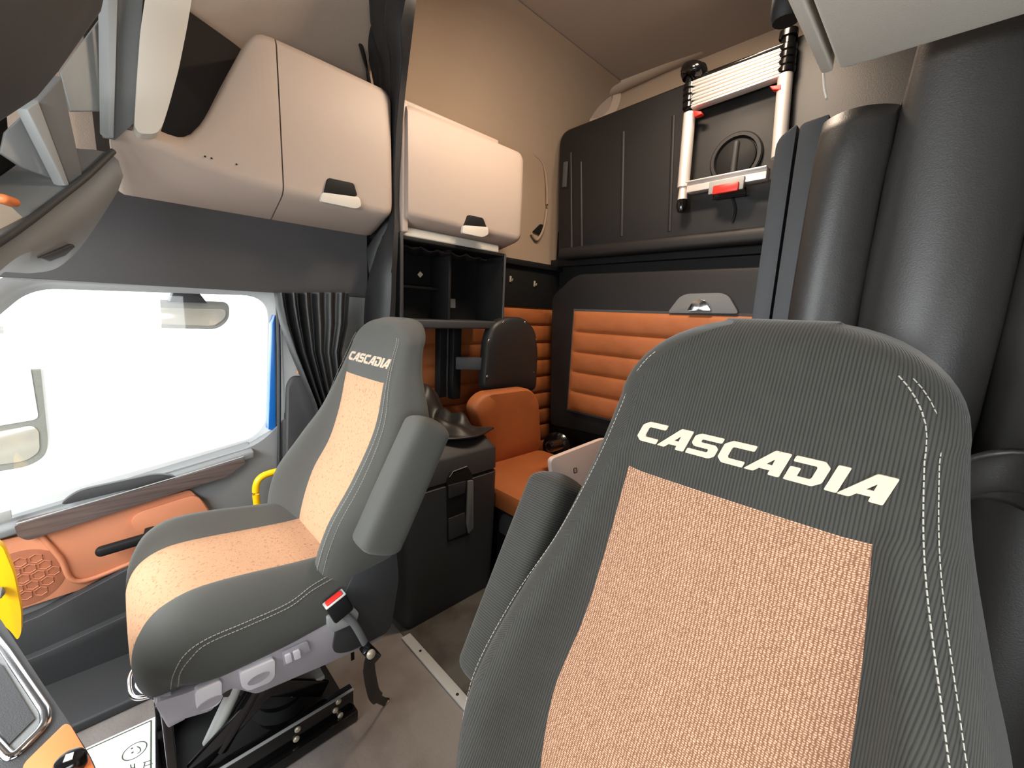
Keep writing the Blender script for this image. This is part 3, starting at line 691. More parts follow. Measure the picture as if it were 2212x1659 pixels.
for px, py in ((443, 338), (457, 342), (511, 355)):
    obj('screw_hole', lathe([(0.003, 0), (0.003, 0.0006)], W(px, py, x=-1.7925), (1, 0, 0), 8), 'darker', t)
t = thing('overhead_locker', 'beige sleeper locker right of the hanging black curtain, warm lit, lip along its top', 'locker', (-1.9, 1.4, 1.66))
XF2 = -1.755
ys = [1.035, 1.1, 1.3, 1.5, 1.66, 1.70]
top2 = lambda y: 2.225
rg = locker_rings(ys, top2, XF2, lambda y: 1.745, 1.700)
rg = [squeeze(rg[0], 0.97, -0.02)]+rg+[squeeze(rg[-1], 0.985, 0.02), squeeze(rg[-1], 0.94, 0.038), squeeze(rg[-1], 0.82, 0.045)]
obj('door', loft(rg), 'beige', t, angle=50)
obj('top_lip', box(-1.90, -1.815, 1.01, 1.60, 2.215, 2.255, 0.008), 'beige', t)
obj('left_jamb', box(-2.04, -1.775, 1.0, 1.03, 1.68, 2.225, 0.008), 'beige', t)
obj('underside', box(-2.04, -1.80, 1.0, 1.62, 1.665, 1.712, 0.012), 'beigel', t)
recess_handle(t, [(1001, 492), (1011, 464), (1043, 471), (1051, 492)], [(999, 487), (1052, 491), (1053, 507), (1040, 513), (996, 504)], -1.742)
# vents beside it
t = thing('wall_vent', 'oval beige moulding with a black opening on the sleeper wall, behind the beige locker', 'vent', W(1160, 520, x=-2.09))
obj('rim', sweep(catmull([W(x, y, x=-2.085) for x, y in ((1150, 330), (1175, 360), (1182, 430), (1175, 490), (1160, 518), (1148, 505))], 6), 0.009, n=8), 'wallb', t)
obj('opening', prism(rpoly(pxy([(1152, 500), (1168, 484), (1176, 486), (1170, 508)], x=-2.085), 0.006), (-0.01, 0, 0)), 'darker', t)
# ================================================================== SLEEPER LEFT SIDE
t = thing('open_cabinet', 'black open cabinet with a shelf, under the beige sleeper locker', 'cabinet', (-1.9, 1.3, 1.24))
xf = -1.79
obj('back_panel', box(-2.085, -2.042, 0.96, 1.66, 1.25, 1.67), 'darker', t)
obj('top_panel', box(-2.08, xf, 0.96, 1.66, 1.650, 1.668, 0.003), 'darker', t)
obj('bottom_shelf', box(-2.08, xf+0.01, 0.96, 1.65, 1.242, 1.285, 0.008), 'dark', t)
obj('side_post', box(-2.08, xf+0.012, 0.988, 1.008, 1.25, 1.68, 0.006), 'dark', t)
obj('side_panel', box(-2.08, xf, 1.655, 1.664, 1.26, 1.66, 0.002), 'darker', t)
obj('edge_trim', box(xf-0.004, xf+0.004, 1.650, 1.662, 1.26, 1.665, 0.002), 'header', t)
obj('divider', box(-2.07, -1.86, 1.32, 1.335, 1.285, 1.65, 0.002), 'darker', t)
obj('mid_shelf', box(-2.07, -1.95, 0.985, 1.32, 1.44, 1.455, 0.003), 'darker', t)
t2 = obj('sticker', prism(pxy([(902, 593), (908, 586), (914, 593), (908, 600)], x=-2.039), (-0.002, 0, 0)), 'stick', None, 'tiny pale diamond sticker on the back of the black open cabinet', 'sticker')
obj('power_socket', prism(rpoly(pxy([(966, 645), (984, 646), (984, 666), (965, 664)], x=-2.0), 0.004), (-0.06, 0, 0), 0.003), 'grey', None, 'small grey power socket inside the black open cabinet', 'socket')
bl = bmesh.new()
rr = random.Random(3)
def cloth_fn(u, v): 
    return Vector((-2.04+0.22*v, 1.0+0.55*u, 1.640-0.012*abs(math.sin(u*19+v*5))-0.010*abs(math.sin(v*17+u*11))))
obj('cargo_net', grid(cloth_fn, 60, 24), 'curt', None, 'dark crumpled netting under the top of the black open cabinet', 'net', solid=0.004)
# corner niche and quilted wall
struct('trim_3', box(-2.095, -2.06, 1.664, YB, 1.385, 1.70, 0.004), 'darker')
struct('trim_4', prism([(-2.095, 1.64, 1.655), (-2.03, 1.70, 1.655), (-2.03, YB, 1.655), (-2.095, YB, 1.655)], (0, 0, 0.035), 0.006), 'darker')
for px, py, lab in ((1103, 603, 'small brass hook on the dark strip above the quilted corner, left one'), (1155, 613, 'small pale hook on the dark strip above the quilted corner, right one')):
    p = W(px, py, x=-2.055); tt = thing('wall_hook', lab, 'hook', p, 'hooks in the rear corner')
    obj('plate', box(p.x-0.004, p.x+0.002, p.y-0.008, p.y+0.008, p.z-0.02, p.z+0.02, 0.002), 'bolt', tt)
    obj('peg', sweep(catmull([p, p+Vector((0.015, 0, -0.012)), p+Vector((0.02, 0, 0.004))], 4), 0.003, n=8), 'bolt', tt)
obj('quilted_wall_panel', quilt((-2.085, 1.27, 0.10), (-2.085, 2.60, 0.10), (-2.085, 1.27, 1.385), 10, 0.024, puff=(1, 0, 0)), 'orange', None, 'orange quilted wall panel in the rear corner behind the black padded cover', 'wall panel')
obj('smooth_wall_panel', box(-2.09, -2.05, 0.90, 1.25, 0.70, 1.235, 0.012), 'orange', None, 'flat orange panel seen just right of the passenger headrest', 'wall panel')
# swing arm and padded cover
t = thing('swing_arm', 'black swing arm on an upright rail holding the padded cover', 'bracket', W(965, 830, x=-2.0))
a = W(962, 705, x=-1.98); b = W(962, 840, x=-1.98)
obj('rail', box(-2.03, -1.98, a.y-0.035, a.y+0.03, b.z-0.05, a.z+0.03, 0.004), 'darker', t)
obj('rail_edge', box(-1.98, -1.972, a.y+0.012, a.y+0.022, b.z-0.05, a.z+0.03, 0.002), 'dark', t)
obj('slider', box(-1.985, -1.94, a.y+0.03, a.y+0.09, b.z-0.06, a.z+0.02, 0.006), 'darker', t)
p, q = W(985, 784, x=-1.93), W(1050, 786, x=-1.80)
obj('arm', bar(p, q, 0.03, 0.075, bv=0.006), 'dark', t)
obj('joint', bar(q+Vector((0, 0, -0.06)), q+Vector((0, 0, 0.06)), 0.05, 0.04, bv=0.006), 'dark', t)
t = thing('padded_cover', 'black padded vinyl cover with snap studs, standing in front of the orange quilted corner', 'cover', W(1105, 845, x=-1.77))
pc = rpoly(pxy([(1045, 845), (1052, 740), (1064, 700), (1095, 684), (1132, 686), (1156, 712), (1162, 760), (1158, 845)], x=-1.77), 0.05)
def inset(pts, k):
    c = sum(pts, Vector())/len(pts); return [c+(p-c)*k for p in pts]
obj('cover', loft([[p+Vector((-0.06, 0, 0)) for p in inset(pc, 0.97)], [p+Vector((-0.05, 0, 0)) for p in pc], [p+Vector((-0.01, 0, 0)) for p in pc], [p+Vector((0.002, 0, 0)) for p in inset(pc, 0.98)], [p+Vector((0.012, 0, 0)) for p in inset(pc, 0.90)], [p+Vector((0.015, 0, 0)) for p in inset(pc, 0.6)], [p+Vector((0.016, 0, 0)) for p in inset(pc, 0.1)]]), 'curt', t)
for px, py in ((1087, 696), (1134, 697), (1056, 736), (1157, 734), (1052, 813), (1152, 804)):
    obj('snap_stud', lathe([(0.008, 0), (0.008, 0.003), (0.005, 0.006), (0, 0.007)], W(px, py, x=-1.762), (1, 0, 0), 12), 'chrome', t)
# orange dinette seat
t = thing('dinette_seat', 'smooth orange leather seat between the black box and the white table leaf', 'seat', (-1.40, 1.58, 0.0))
bk = rpoly(pxy([(1022, 880), (1048, 850), (1146, 838), (1166, 862), (1172, 975), (1070, 1012)], x=-1.64), 0.06, 6)
for p in bk: pass
obj('back_cushion', loft([[p+Vector((-0.085, 0, 0)) for p in inset(bk, 0.95)], [p+Vector((-0.075, 0, 0)) for p in bk], [p+Vector((-0.02, 0, 0)) for p in bk], [p+Vector((-0.006, 0, 0)) for p in inset(bk, 0.975)], [p+Vector((0.003, 0, 0)) for p in inset(bk, 0.93)], [p+Vector((0.006, 0, 0)) for p in inset(bk, 0.6)], [p+Vector((0.006, 0, 0)) for p in inset(bk, 0.1)]]), 'orange', t)
cu = rpoly([(-1.66, 1.272, 0.40), (-1.115, 1.272, 0.40), (-1.10, 1.90, 0.40), (-1.66, 1.90, 0.40)], 0.05, 5)
obj('seat_cushion', loft([[p for p in inset(cu, 0.97)], [p+Vector((0, 0, 0.012)) for p in cu], [p+Vector((0, 0, 0.075)) for p in cu], [p+Vector((0, 0, 0.094)) for p in inset(cu, 0.975)], [p+Vector((0, 0, 0.101)) for p in inset(cu, 0.92)], [p+Vector((0, 0, 0.102)) for p in inset(cu, 0.3)]]), 'orange', t)
obj('base', box(-1.66, -1.36, 1.32, 1.88, 0.004, 0.40, 0.01), 'darker', t)
t = thing('corner_bin', 'glossy black plastic bin with a rounded lid and slot, in front of the orange seat', 'bin', (-1.23, 1.31, 0.0))
cb = rpoly([(-1.345, 1.268, 0.004), (-1.165, 1.268, 0.004), (-1.125, 1.31, 0.004), (-1.125, 1.50, 0.004), (-1.345, 1.50, 0.004)], [0.02, 0.04, 0.04, 0.02, 0.02], 4)
obj('bin_body', loft([[p for p in cb], [p+Vector((0, 0, 0.285)) for p in cb], [p+Vector((0, 0, 0.29)) for p in inset(cb, 0.97)]]), 'gloss', t)
obj('lid', loft([[p+Vector((0, 0, 0.29)) for p in inset(cb, 1.01)], [p+Vector((0, 0, 0.345)) for p in inset(cb, 1.01)], [p+Vector((0, 0, 0.372)) for p in inset(cb, 0.96)], [p+Vector((0, 0, 0.385)) for p in inset(cb, 0.85)], [p+Vector((0, 0, 0.388)) for p in inset(cb, 0.3)]]), 'dark', t)
sl_ = rpoly(pxy([(1108, 1160), (1126, 1152), (1126, 1205), (1108, 1212)], x=-1.122), 0.012)
obj('slot_rim', sweep(sl_, 0.005, n=8, closed=True), 'gloss', t)
obj('slot', prism([p+Vector((0.002, 0, 0)) for p in sl_], (-0.006, 0, 0)), 'darker', t)
# folded white table leaf
t = thing('folding_table', 'pale pink-white table leaf standing upright beside the orange seat, partly behind the driver seat', 'table', W(1250, 1040, x=-1.06))
tb = rpoly(pxy([(1189, 992), (1302, 948), (1330, 948), (1400, 1010), (1330, 1120), (1205, 1120)], x=-1.06), 0.03)
obj('leaf', prism(tb, (-0.022, 0, 0), 0.004), 'table', t)
obj('latch_slot', sweep([p+Vector((0.003, 0, 0)) for p in rpoly(pxy([(1238, 1012), (1244, 1010), (1245, 1020), (1239, 1022)], x=-1.06), 0.003)], 0.0015, n=6, closed=True), 'darker', t)
obj('support_post', box(-1.085, -1.066, 1.52, 1.56, 0.004, min(p.z for p in tb)+0.10, 0.004), 'darker', t)
obj('fold_hinge', lathe([(0.02, -0.05), (0.03, -0.04), (0.03, 0.04), (0.02, 0.05)], W(1198, 962, x=-1.35), (0, 1, 0)), 'gloss', t)
# black fridge / storage box
bxx = -1.352
t = thing('storage_box', 'tall dark grey lidded storage box with a recessed latch, behind the passenger seat', 'storage box', (-1.68, 1.01, 0.0))
def bring(x1, y0, y1, z, x0=-2.02): return rpoly([(x0, y0, z), (x1, y0, z), (x1, y1, z), (x0, y1, z)], 0.04, 5)
obj('box_body', loft([bring(bxx-0.012, 0.785, 1.250, 0.0), bring(bxx-0.006, 0.775, 1.258, 0.04), bring(bxx, 0.768, 1.262, 0.30), bring(bxx, 0.768, 1.262, 0.600), bring(bxx-0.012, 0.78, 1.25, 0.608)]), 'dark', t)
obj('lid', loft([bring(bxx-0.012, 0.78, 1.25, 0.612), bring(bxx, 0.768, 1.262, 0.620), bring(bxx-0.004, 0.772, 1.260, 0.715), bring(bxx-0.012, 0.78, 1.254, 0.725), bring(bxx-0.055, 0.80, 1.235, 0.762), bring(bxx-0.075, 0.82, 1.22, 0.768), bring(bxx-0.10, 0.84, 1.20, 0.764)]), 'dark', t)
rc = rpoly(pxy([(964, 1035), (974, 1018), (1008, 1006), (1020, 1024), (1021, 1140), (1012, 1156), (966, 1172)], x=bxx), 0.012)
obj('latch_well', prism([p+Vector((0.0025, 0, 0)) for p in rc], (-0.02, 0, 0), 0.002), 'darker', t)
obj('latch_cheek', prism([p+Vector((0.010, 0, 0)) for p in rpoly(pxy([(1008, 1038), (1020, 1036), (1020, 1138), (1010, 1152), (1005, 1130)], x=bxx), 0.006)], (-0.016, 0, 0), 0.004), 'grey', t)
obj('latch_plate', prism([p+Vector((0.006, 0, 0)) for p in rpoly(pxy([(967, 1120), (1003, 1106), (1005, 1150), (968, 1166)], x=bxx), 0.004)], (-0.01, 0, 0), 0.003), 'dark', t)
obj('latch_plate', prism([p+Vector((0.006, 0, 0)) for p in rpoly(pxy([(967, 1048), (1005, 1038), (1003, 1064), (968, 1076)], x=bxx), 0.004)], (-0.01, 0, 0), 0.003), 'dark', t)
obj('latch_edge', sweep([p+Vector((0.003, 0, 0)) for p in pxy([(970, 1030), (978, 1018), (1008, 1007)], x=bxx)], 0.0016, n=6), 'greyl', t)
# black garment lying on the box
gar = bmesh.new()
gx0, gx1, gy0, gy1 = -1.98, -1.40, 0.86, 1.235
def gfn(u, v):
    x = gx0+(gx1-gx0)*u; y = gy0+(gy1-gy0)*v
    edge = min(1, min(u+0.02, 1-u+0.0, v+0.15, 1-v)*5+0.05)
    h = 0.03+0.15*math.exp(-((u-0.25)/0.35)**2-((v-0.45)/0.45)**2)
    h += 0.022*math.sin(u*13+v*6)+0.016*math.sin(v*19-u*9)+0.012*math.sin(u*27+v*15)
    tip = 0.012*ss((u-0.8)/0.2)
    wave = 0.035*math.sin(v*5-1.2)*ss((u-0.6)/0.4)
    return Vector((x+wave, y+0.03*math.sin(u*6)+0.06*u, 0.772+max(0.004, h*edge)+tip))
obj('jacket', grid(gfn, 70, 60), 'vinyl', None, 'crumpled black leather-look jacket lying on the lidded storage box', 'jacket', solid=0.008)
# ================================================================== BACK OF THE SLEEPER
YU, YL = 2.33, 2.28
t = thing('upper_bunk', 'dark upper bunk folded up against the rear wall, with moulded ribs and a round knob', 'bunk', (-1.1, YU+0.1, 1.70))
ub = rpoly(pxy([(1206, 286), (1476, 179), (1800, 46), (1800, 500), (1650, 522), (1203, 560)], y=YU), [0.09, 0, 0.05, 0.03, 0, 0.05], 6)
c_ = sum(ub, Vector())/len(ub)
obj('panel', loft([[p+Vector((0, 0.16, 0)) for p in ub], [p+Vector((0, 0.03, 0)) for p in ub], [p+Vector((0, 0.01, 0)) for p in inset(ub, 0.99)], [p for p in inset(ub, 0.965)], [p for p in inset(ub, 0.3)]]), 'bunk', t)
bt = W(1203, 560, y=YU); br_ = W(1650, 522, y=YU)
obj('bottom_lip', pill(bt+Vector((0.03, -0.01, 0.03)), br_+Vector((0.2, -0.012, 0.03)), 0.03, 0.04), 'bunk', t)
for a, b in (((1232, 330), (1234, 545)), ((1254, 350), (1256, 540)), ((1346, 285), (1342, 510)), ((1455, 250), (1446, 500))):
    obj('rib', sweep([W(*a, y=YU), W(*b, y=YU)], 0.011, 0.006, up=(0, 1, 0), n=10), 'bunk', t)
p = W(1590, 343, y=YU-0.004); rk = (W(1640, 343, y=YU)-p).length
rk = 0.122
kb = obj('round_knob', lathe([(rk, -0.002), (rk, 0.012), (rk*0.95, 0.018), (rk*0.83, 0.018), (rk*0.80, 0.010), (rk*0.78, -0.004)], p, (0, -1, 0), 40), 'bunk', t)
obj('knob_disc', lathe([(rk*0.76, 0.0), (rk*0.75, 0.008), (rk*0.70, 0.012), (0.0, 0.014)], p, (0, -1, 0), 40), 'darker', kb)
obj('knob_grip', pill(p+Vector((0.0, -0.016, -rk*0.66)), p+Vector((0.0, -0.016, rk*0.66)), 0.014, 0.016, up=(0, 1, 0)), 'dark', kb)
obj('side_latch', box(W(1222, 375, y=YU).x-0.02, W(1222, 375, y=YU).x+0.015, YU-0.012, YU+0.02, W(1222, 405, y=YU).z, W(1222, 350, y=YU).z, 0.006), 'header', t)
# pocket for the round speaker on the rear wall and the moulded rail over the bunk
t = thing('round_speaker', 'round beige speaker high in the rear corner of the sleeper', 'speaker', W(1285, 235, y=2.58))
p = W(1288, 222, y=2.56)
obj('surround', lathe([(0.165, 0.0), (0.16, 0.03), (0.12, 0.045), (0.105, 0.04), (0.10, 0.02)], p+Vector((0, 0.04, 0.02)), (0.25, -1, -0.1), 36), 'rail', t)
obj('cone_cloth', lathe([(0.105, 0.0), (0.104, 0.03), (0.06, 0.036), (0, 0.038)], p+Vector((0, 0.03, 0)), (0.25, -1, -0.1), 32), 'head', t)
rl = [W(1320, 190, y=2.57), W(1450, 128, y=2.57), W(1600, 58, y=2.57), W(1711, 8, y=2.57)]
rl.append(rl[-1]+(rl[-1]-rl[0])*0.6)
struct('trim_5', sweep(rl, 0.065, 0.045, n=14), 'rail')
# lower bunk with quilted back
t = thing('lower_bunk', 'lower bunk folded up against the rear wall, dark shell with an orange quilted centre', 'bunk', (-1.1, YL+0.1, 0.40))
lb = rpoly(pxy([(1190, 640), (1240, 592), (1640, 575), (1760, 572), (1760, 1010), (1335, 952), (1186, 918)], y=YL), [0.04, 0.08, 0, 0.02, 0.02, 0, 0.04], 5)
obj('shell', loft([[p+Vector((0, 0.14, 0)) for p in lb], [p+Vector((0, 0.02, 0)) for p in lb], [p+Vector((0, 0.004, 0)) for p in inset(lb, 0.985)], [p for p in inset(lb, 0.95)], [p for p in inset(lb, 0.2)]]), 'bunk', t)
q00, q10, q01 = W(1228, 884, y=YL-0.012), W(1560, 957, y=YL-0.012), W(1238, 672, y=YL-0.012)
q00.x = q01.x = (q00.x+q01.x)/2; q10.z = q00.z
q10.x = -0.6
obj('panel_frame', prism([p+Vector((0, 0, 0)) for p in ((q00+Vector((-0.015, 0.008, -0.015))), Vector((q10.x+0.02, YL-0.004, q00.z-0.015)), Vector((q10.x+0.02, YL-0.004, q01.z+0.015)), q01+Vector((-0.015, 0.008, 0.015)))], (0, 0.02, 0), 0.004), 'header', t)
obj('quilted_panel', quilt(q00, q10, q01, 5, 0.022, nu=60, puff=(0, -1, 0)), 'orange', t, label='orange quilted padding in five rolls')
hp_ = rpoly(pxy([(1444, 676), (1470, 642), (1486, 635), (1560, 633), (1576, 640), (1598, 678)], y=YL-0.01), 0.02)
hd = obj('release_handle', prism(hp_, (0, -0.015, 0), 0.006), 'grey', t, label='grey trapezoid release handle')
obj('handle_grip', prism([p+Vector((0, -0.012, 0)) for p in rpoly(pxy([(1488, 672), (1500, 652), (1514, 647), (1528, 650), (1540, 672)], y=YL-0.02), 0.012)], (0, -0.015, 0), 0.006), 'chrome', hd)
struct('wall_back.001', box(XL, -0.1, 2.47, 2.50, 0.0, 1.95), 'darker')
struct('trim_6', box(XL, -0.2, YL+0.13, 2.48, W(1220, 575, y=YL).z+0.02, W(1220, 565, y=YU).z+0.03), 'darker')
obj('glossy_object', lathe([(0.02, -0.07), (0.09, -0.06), (0.10, -0.02), (0.10, 0.03), (0.06, 0.06), (0.02, 0.065)], W(1205, 965, x=-1.70), (0.3, -1, 0.2), 28), 'gloss', t, label='glossy black rounded object')  # unidentified glossy object below the bunk, parented here so something holds it
# ================================================================== LADDER
YD = 2.265
t = thing('telescopic_ladder', 'aluminium telescopic bunk ladder with red clips, hung on the dark upper bunk', 'ladder', W(1475, 450, y=YD))
for (a, m, b, nm) in (((1490, 245), (1484, 320), (1476, 405), 'L'), ((1697, 160), (1692, 230), (1682, 340), 'R')):
    A, B_ = W(*a, y=YD), W(*b, y=YD)
    obj('outer_tube', sweep([A, B_], 0.030, n=18), 'alu', t)
a = W(1493, 160, y=YD); b = W(1490, 238, y=YD)
inner = obj('stacked_tubes', sweep([a+(b-a)*0.10, b], 0.027, n=16), 'gloss', t)
for k in range(4):
    p = a.lerp(b, 0.36+0.18*k); obj('collar', lathe([(0.030, -0.016), (0.036, -0.010), (0.036, 0.010), (0.030, 0.016)], p, n=16), 'gloss', t)
obj('top_hook', sweep(catmull([W(1488, 168, y=YD), W(1484, 150, y=YD), W(1500, 146, y=YD-0.05), W(1516, 158, y=YD+0.0)], 6), 0.030, n=14, ex=2.6), 'gloss', t)
obj('hook_cap', lathe([(0.034, -0.02), (0.04, -0.015), (0.04, 0.015), (0.034, 0.02)], W(1510, 156, y=YD), (0.2, -1, 0), 18), 'gloss', t)
a2 = W(1705, 68, y=YD); b2 = W(1697, 162, y=YD)
obj('stacked_tubes', sweep([a2, b2], 0.027, n=16), 'gloss', t)
for k in range(4):
    p = a2.lerp(b2, 0.40+0.17*k); obj('collar', lathe([(0.030, -0.016), (0.036, -0.010), (0.036, 0.010), (0.030, 0.016)], p, n=16), 'gloss', t)
obj('top_hook', pill(W(1702, 88, y=YD), W(1706, 62, y=YD), 0.036, 0.036), 'gloss', t)
for k in range(4):
    f = k/4.0
    L, R_ = W(1496, 180+ (240-180)*f, y=YD), W(1692, 108+(170-108)*f, y=YD)
    L2, R2 = W(1496, 180+(240-180)*(f+0.215), y=YD), W(1692, 108+(170-108)*(f+0.215), y=YD)
    hgt = (L-L2).length
    obj('rung', bar((L+L2)/2, (R_+R2)/2, 0.055, hgt*0.95, bv=0.006), 'alu', t)
    obj('rung_groove', bar((L+L2)/2+Vector((0, -0.0285, 0.0)), (R_+R2)/2+Vector((0, -0.0285, 0.0)), 0.003, hgt*0.22, bv=0.0), 'greyl', t)
obj('top_bar', bar(W(1510, 170, y=YD), W(1697, 100, y=YD), 0.05, 0.012, bv=0.003), 'gloss', t)
for q in ([(1496, 238), (1514, 240), (1516, 246), (1500, 252)], [(1662, 186), (1688, 182), (1688, 194), (1668, 194)]):
    obj('red_clip', prism(pxy(q, y=YD-0.03), (0, 0.03, 0), 0.003), 'red', t)
L, R_ = W(1487, 409, y=YD), W(1660, 377, y=YD)
obj('bottom_rung', bar(L, R_, 0.055, 0.048, bv=0.006), 'alu', t)
obj('rung_step', bar(L+Vector((0, -0.01, 0.026)), R_+Vector((0, -0.01, 0.026)), 0.07, 0.006, bv=0.002), 'alu', t)
cb_ = obj('rung_clip', bar(W(1532, 408, y=YD-0.035), W(1608, 394, y=YD-0.035), 0.02, 0.060, bv=0.004), 'greyl', t)
obj('clip_button', bar(W(1540, 412, y=YD-0.048), W(1596, 402, y=YD-0.048), 0.02, 0.042, bv=0.006), 'red', cb_)
A = W(1476, 405, y=YD); obj('lower_tube', sweep([A, W(1474, 436, y=YD)], [0.020, 0.026], n=14), 'alu', t)
obj('rubber_foot', sweep([W(1474, 432, y=YD), W(1473, 446, y=YD), W(1472, 458, y=YD)], [0.026, 0.030, 0.020], n=14), 'gloss', t)
obj('ladder_bracket', sweep(pxy([(1543, 418), (1540, 430), (1612, 420), (1610, 405)], y=YD+0.02), 0.005, n=8), 'darker', t)
obj('pull_strap', sweep(catmull(pxy([(1582, 425), (1588, 450), (1585, 470), (1580, 480)], y=YU-0.008), 6), 0.006, 0.002, up=(0, 1, 0), n=8), 'darker', None, 'short dark pull strap below the red ladder clip on the upper bunk', 'strap')
# ================================================================== RIGHT SIDE
t = thing('wardrobe', 'tall dark wardrobe edge of two upright boards, right of the ladder', 'wardrobe', (-0.25, 1.4, 0.0))
YW = 1.30
def down(pts, z): return pts
A = pxy([(1678, 300), (1722, 268)], y=YW); 
obj('front_board', prism(rpoly([A[0], A[1], Vector((A[1].x+0.004, YW, 0.01)), Vector((A[0].x, YW, 0.01))], [0.03, 0.004, 0, 0], 4), (0, 0.28, 0), 0.006), 'dark', t)
A = pxy([(1729, 268), (1792, 246)], y=YW)
obj('rear_board', prism(rpoly([A[0], A[1], Vector((A[1].x+0.004, YW, 0.01)), Vector((A[0].x+0.002, YW, 0.01))], [0.012, 0.004, 0, 0], 4), (0, 0.30, 0), 0.004), 'dark', t)
obj('body', box(W(1792, 246, y=YW).x+0.002, XR-0.01, 1.32, 2.2, 0.01, 1.83, 0.006), 'darker', t)
# overhead locker above the driver
t = thing('overhead_locker', 'pale overhead locker seen from below at the upper right corner of the photo', 'locker', (0.2, 0.6, 1.75))
ZB = 1.75
dl = rpoly([(-0.180, 0.05, ZB), (XR-0.02, 0.05, ZB), (XR-0.02, 0.915, ZB), (-0.180, 0.900, ZB)], [0.02, 0.01, 0.01, 0.015])
obj('body', prism(dl, (0, 0, 0.55), 0.006), 'beigel', t)
fp = rpoly(pxy([(1712, 0), (1722, 50), (1772, 158), (1800, 155), (1737, 0)], y=0.9), 0.0)
dd = rpoly([(-0.250, 0.90, ZB+0.20), (-0.206, 0.90, ZB+0.002), (-0.190, 0.90, ZB+0.002), (-0.190, 0.90, ZB+0.5), (-0.250, 0.90, ZB+0.5)], [0.05, 0.02, 0.003, 0, 0], 5)
obj('door', prism(dd, (0, -0.80, 0), 0.006), 'beigel', t)
obj('strap', sweep(catmull(pxy([(1779, 160), (1781, 190), (1786, 214)], y=0.93), 5), 0.006, 0.002, n=8), 'beigel', t)
obj('door_hinge', lathe([(0.02, -0.03), (0.025, -0.02), (0.025, 0.02), (0.02, 0.03)], W(1703, 4, y=0.88), n=14), 'darker', t)
# big dark leather-like curtain bunched behind the driver seat
top = [(-0.205, 0.985, 1.70), (-0.16, 0.94, 1.71), (-0.09, 0.955, 1.71), (0.02, 0.99, 1.73), (0.15, 0.96, 1.73), (0.35, 0.98, 1.73), (0.58, 1.0, 1.73)]
bot = [(-0.215, 1.0, 0.02), (-0.17, 0.93, 0.02), (-0.09, 0.955, 0.02), (0.04, 0.93, 0.02), (0.17, 0.96, 0.02), (0.35, 0.98, 0.02), (0.58, 1.0, 0.02)]
def rcurt(u, v):
    x = -0.215+0.80*u; zt = 1.712+0.30*ss((x+0.105)/0.03); z = zt-(zt-0.02)*v
    ph = interp(x, [-0.215, -0.100, 0.07, 0.25, 0.45, 0.65], [0, 1, 2, 3, 4, 5])+0.10*math.sin(v*2.2)+0.05*math.sin(v*9+u*4)
    fold = abs(math.sin(math.pi*ph))**0.55
    deep = math.exp(-((ph % 1)-0.98)**2/0.004)
    y = 1.02-0.062*fold*(0.7+0.5*ss(v*2.2))-0.005*math.sin(v*14+u*9)*fold
    top_ = ss(v/0.04)
    return Vector((x, y-0.01*top_, z))
obj('cab_curtain', grid(rcurt, 220, 70), 'vinyl', None, 'heavy black curtain in wide folds behind the driver seat', 'curtain', solid=0.006)
struct('trim_7', box(-0.10, XR, 1.075, 1.10, 1.66, ZC, 0.004), 'darker')
struct('trim_9', box(W(1712, 100, y=2.31).x, XR, 2.30, 2.33, 1.40, W(1730, 78, y=2.31).z, 0.01), 'curt')
# loose black cloth low at the right edge
def rag(u, v): return Vector((0.040+0.30*u, 0.83+0.03*math.sin(u*9)+0.05*v, 1.150+0.02*math.sin(u*7)-0.085*v*(1-0.4*u)+0.012*math.sin(v*8+u*6)))
obj('hanging_jacket', grid(rag, 30, 20), 'vinyl', None, 'piece of crumpled black cloth right of the driver headrest, at the right edge', 'cloth', solid=0.008)
# ================================================================== CURTAINS, PASSENGER SIDE
YC = 0.992
lv = [(-60, 765, 900), (0, 772, 893), (60, 785, 886), (130, 800, 878), (200, 813, 870), (290, 822, 862), (380, 832, 857), (440, 832, 856), (490, 815, 856), (540, 775, 854), (590, 738, 851), (640, 712, 850), (690, 702, 848), (740, 702, 846), (765, 702, 845)]
rings = []
for py, xl, xr in lv:
    a, b = W(xl, py, y=YC), W(xr, py, y=YC-0.01-0.04*max(1-ss((py-60)/90), ss((py-460)/110))); n = 64; r1, r2 = [], []
    dth = (b-a).length; fq = max(1-ss((py-60)/90), ss((py-460)/110))
    for k in range(n+1):
        u = k/n; p = a.lerp(b, u); nf = 3.2
        w = abs(math.sin(math.pi*nf*u+0.5*math.sin(py/140.0)))**0.7
        am = 0.014+(min(0.05, dth*0.28)-0.014)*fq
        r1.append(p+Vector((0.25*am*math.sin(u*21+py/90.0), -am*w, 0))); r2.append(p+Vector((0, 0.012, 0)))
    rings.append(r1+r2[::-1])
obj('sleeper_curtain', loft(rings), 'curt', None, 'long black curtain hanging from the roof between the two beige lockers', 'curtain')
obj('curtain_hook', sweep(catmull([W(750, 10, y=0.93), W(768, 60, y=0.93), W(788, 130, y=0.93), W(800, 190, y=0.95)], 6), 0.012, 0.006, n=10), 'curt', None, 'narrow dark tie strap hanging left of the long black curtain near the roof', 'strap')
lv = [(632, 596, 752), (660, 600, 750), (700, 609, 748), (760, 630, 735), (820, 655, 738), (870, 676, 742), (910, 688, 742), (960, 695, 740)]
rings = []
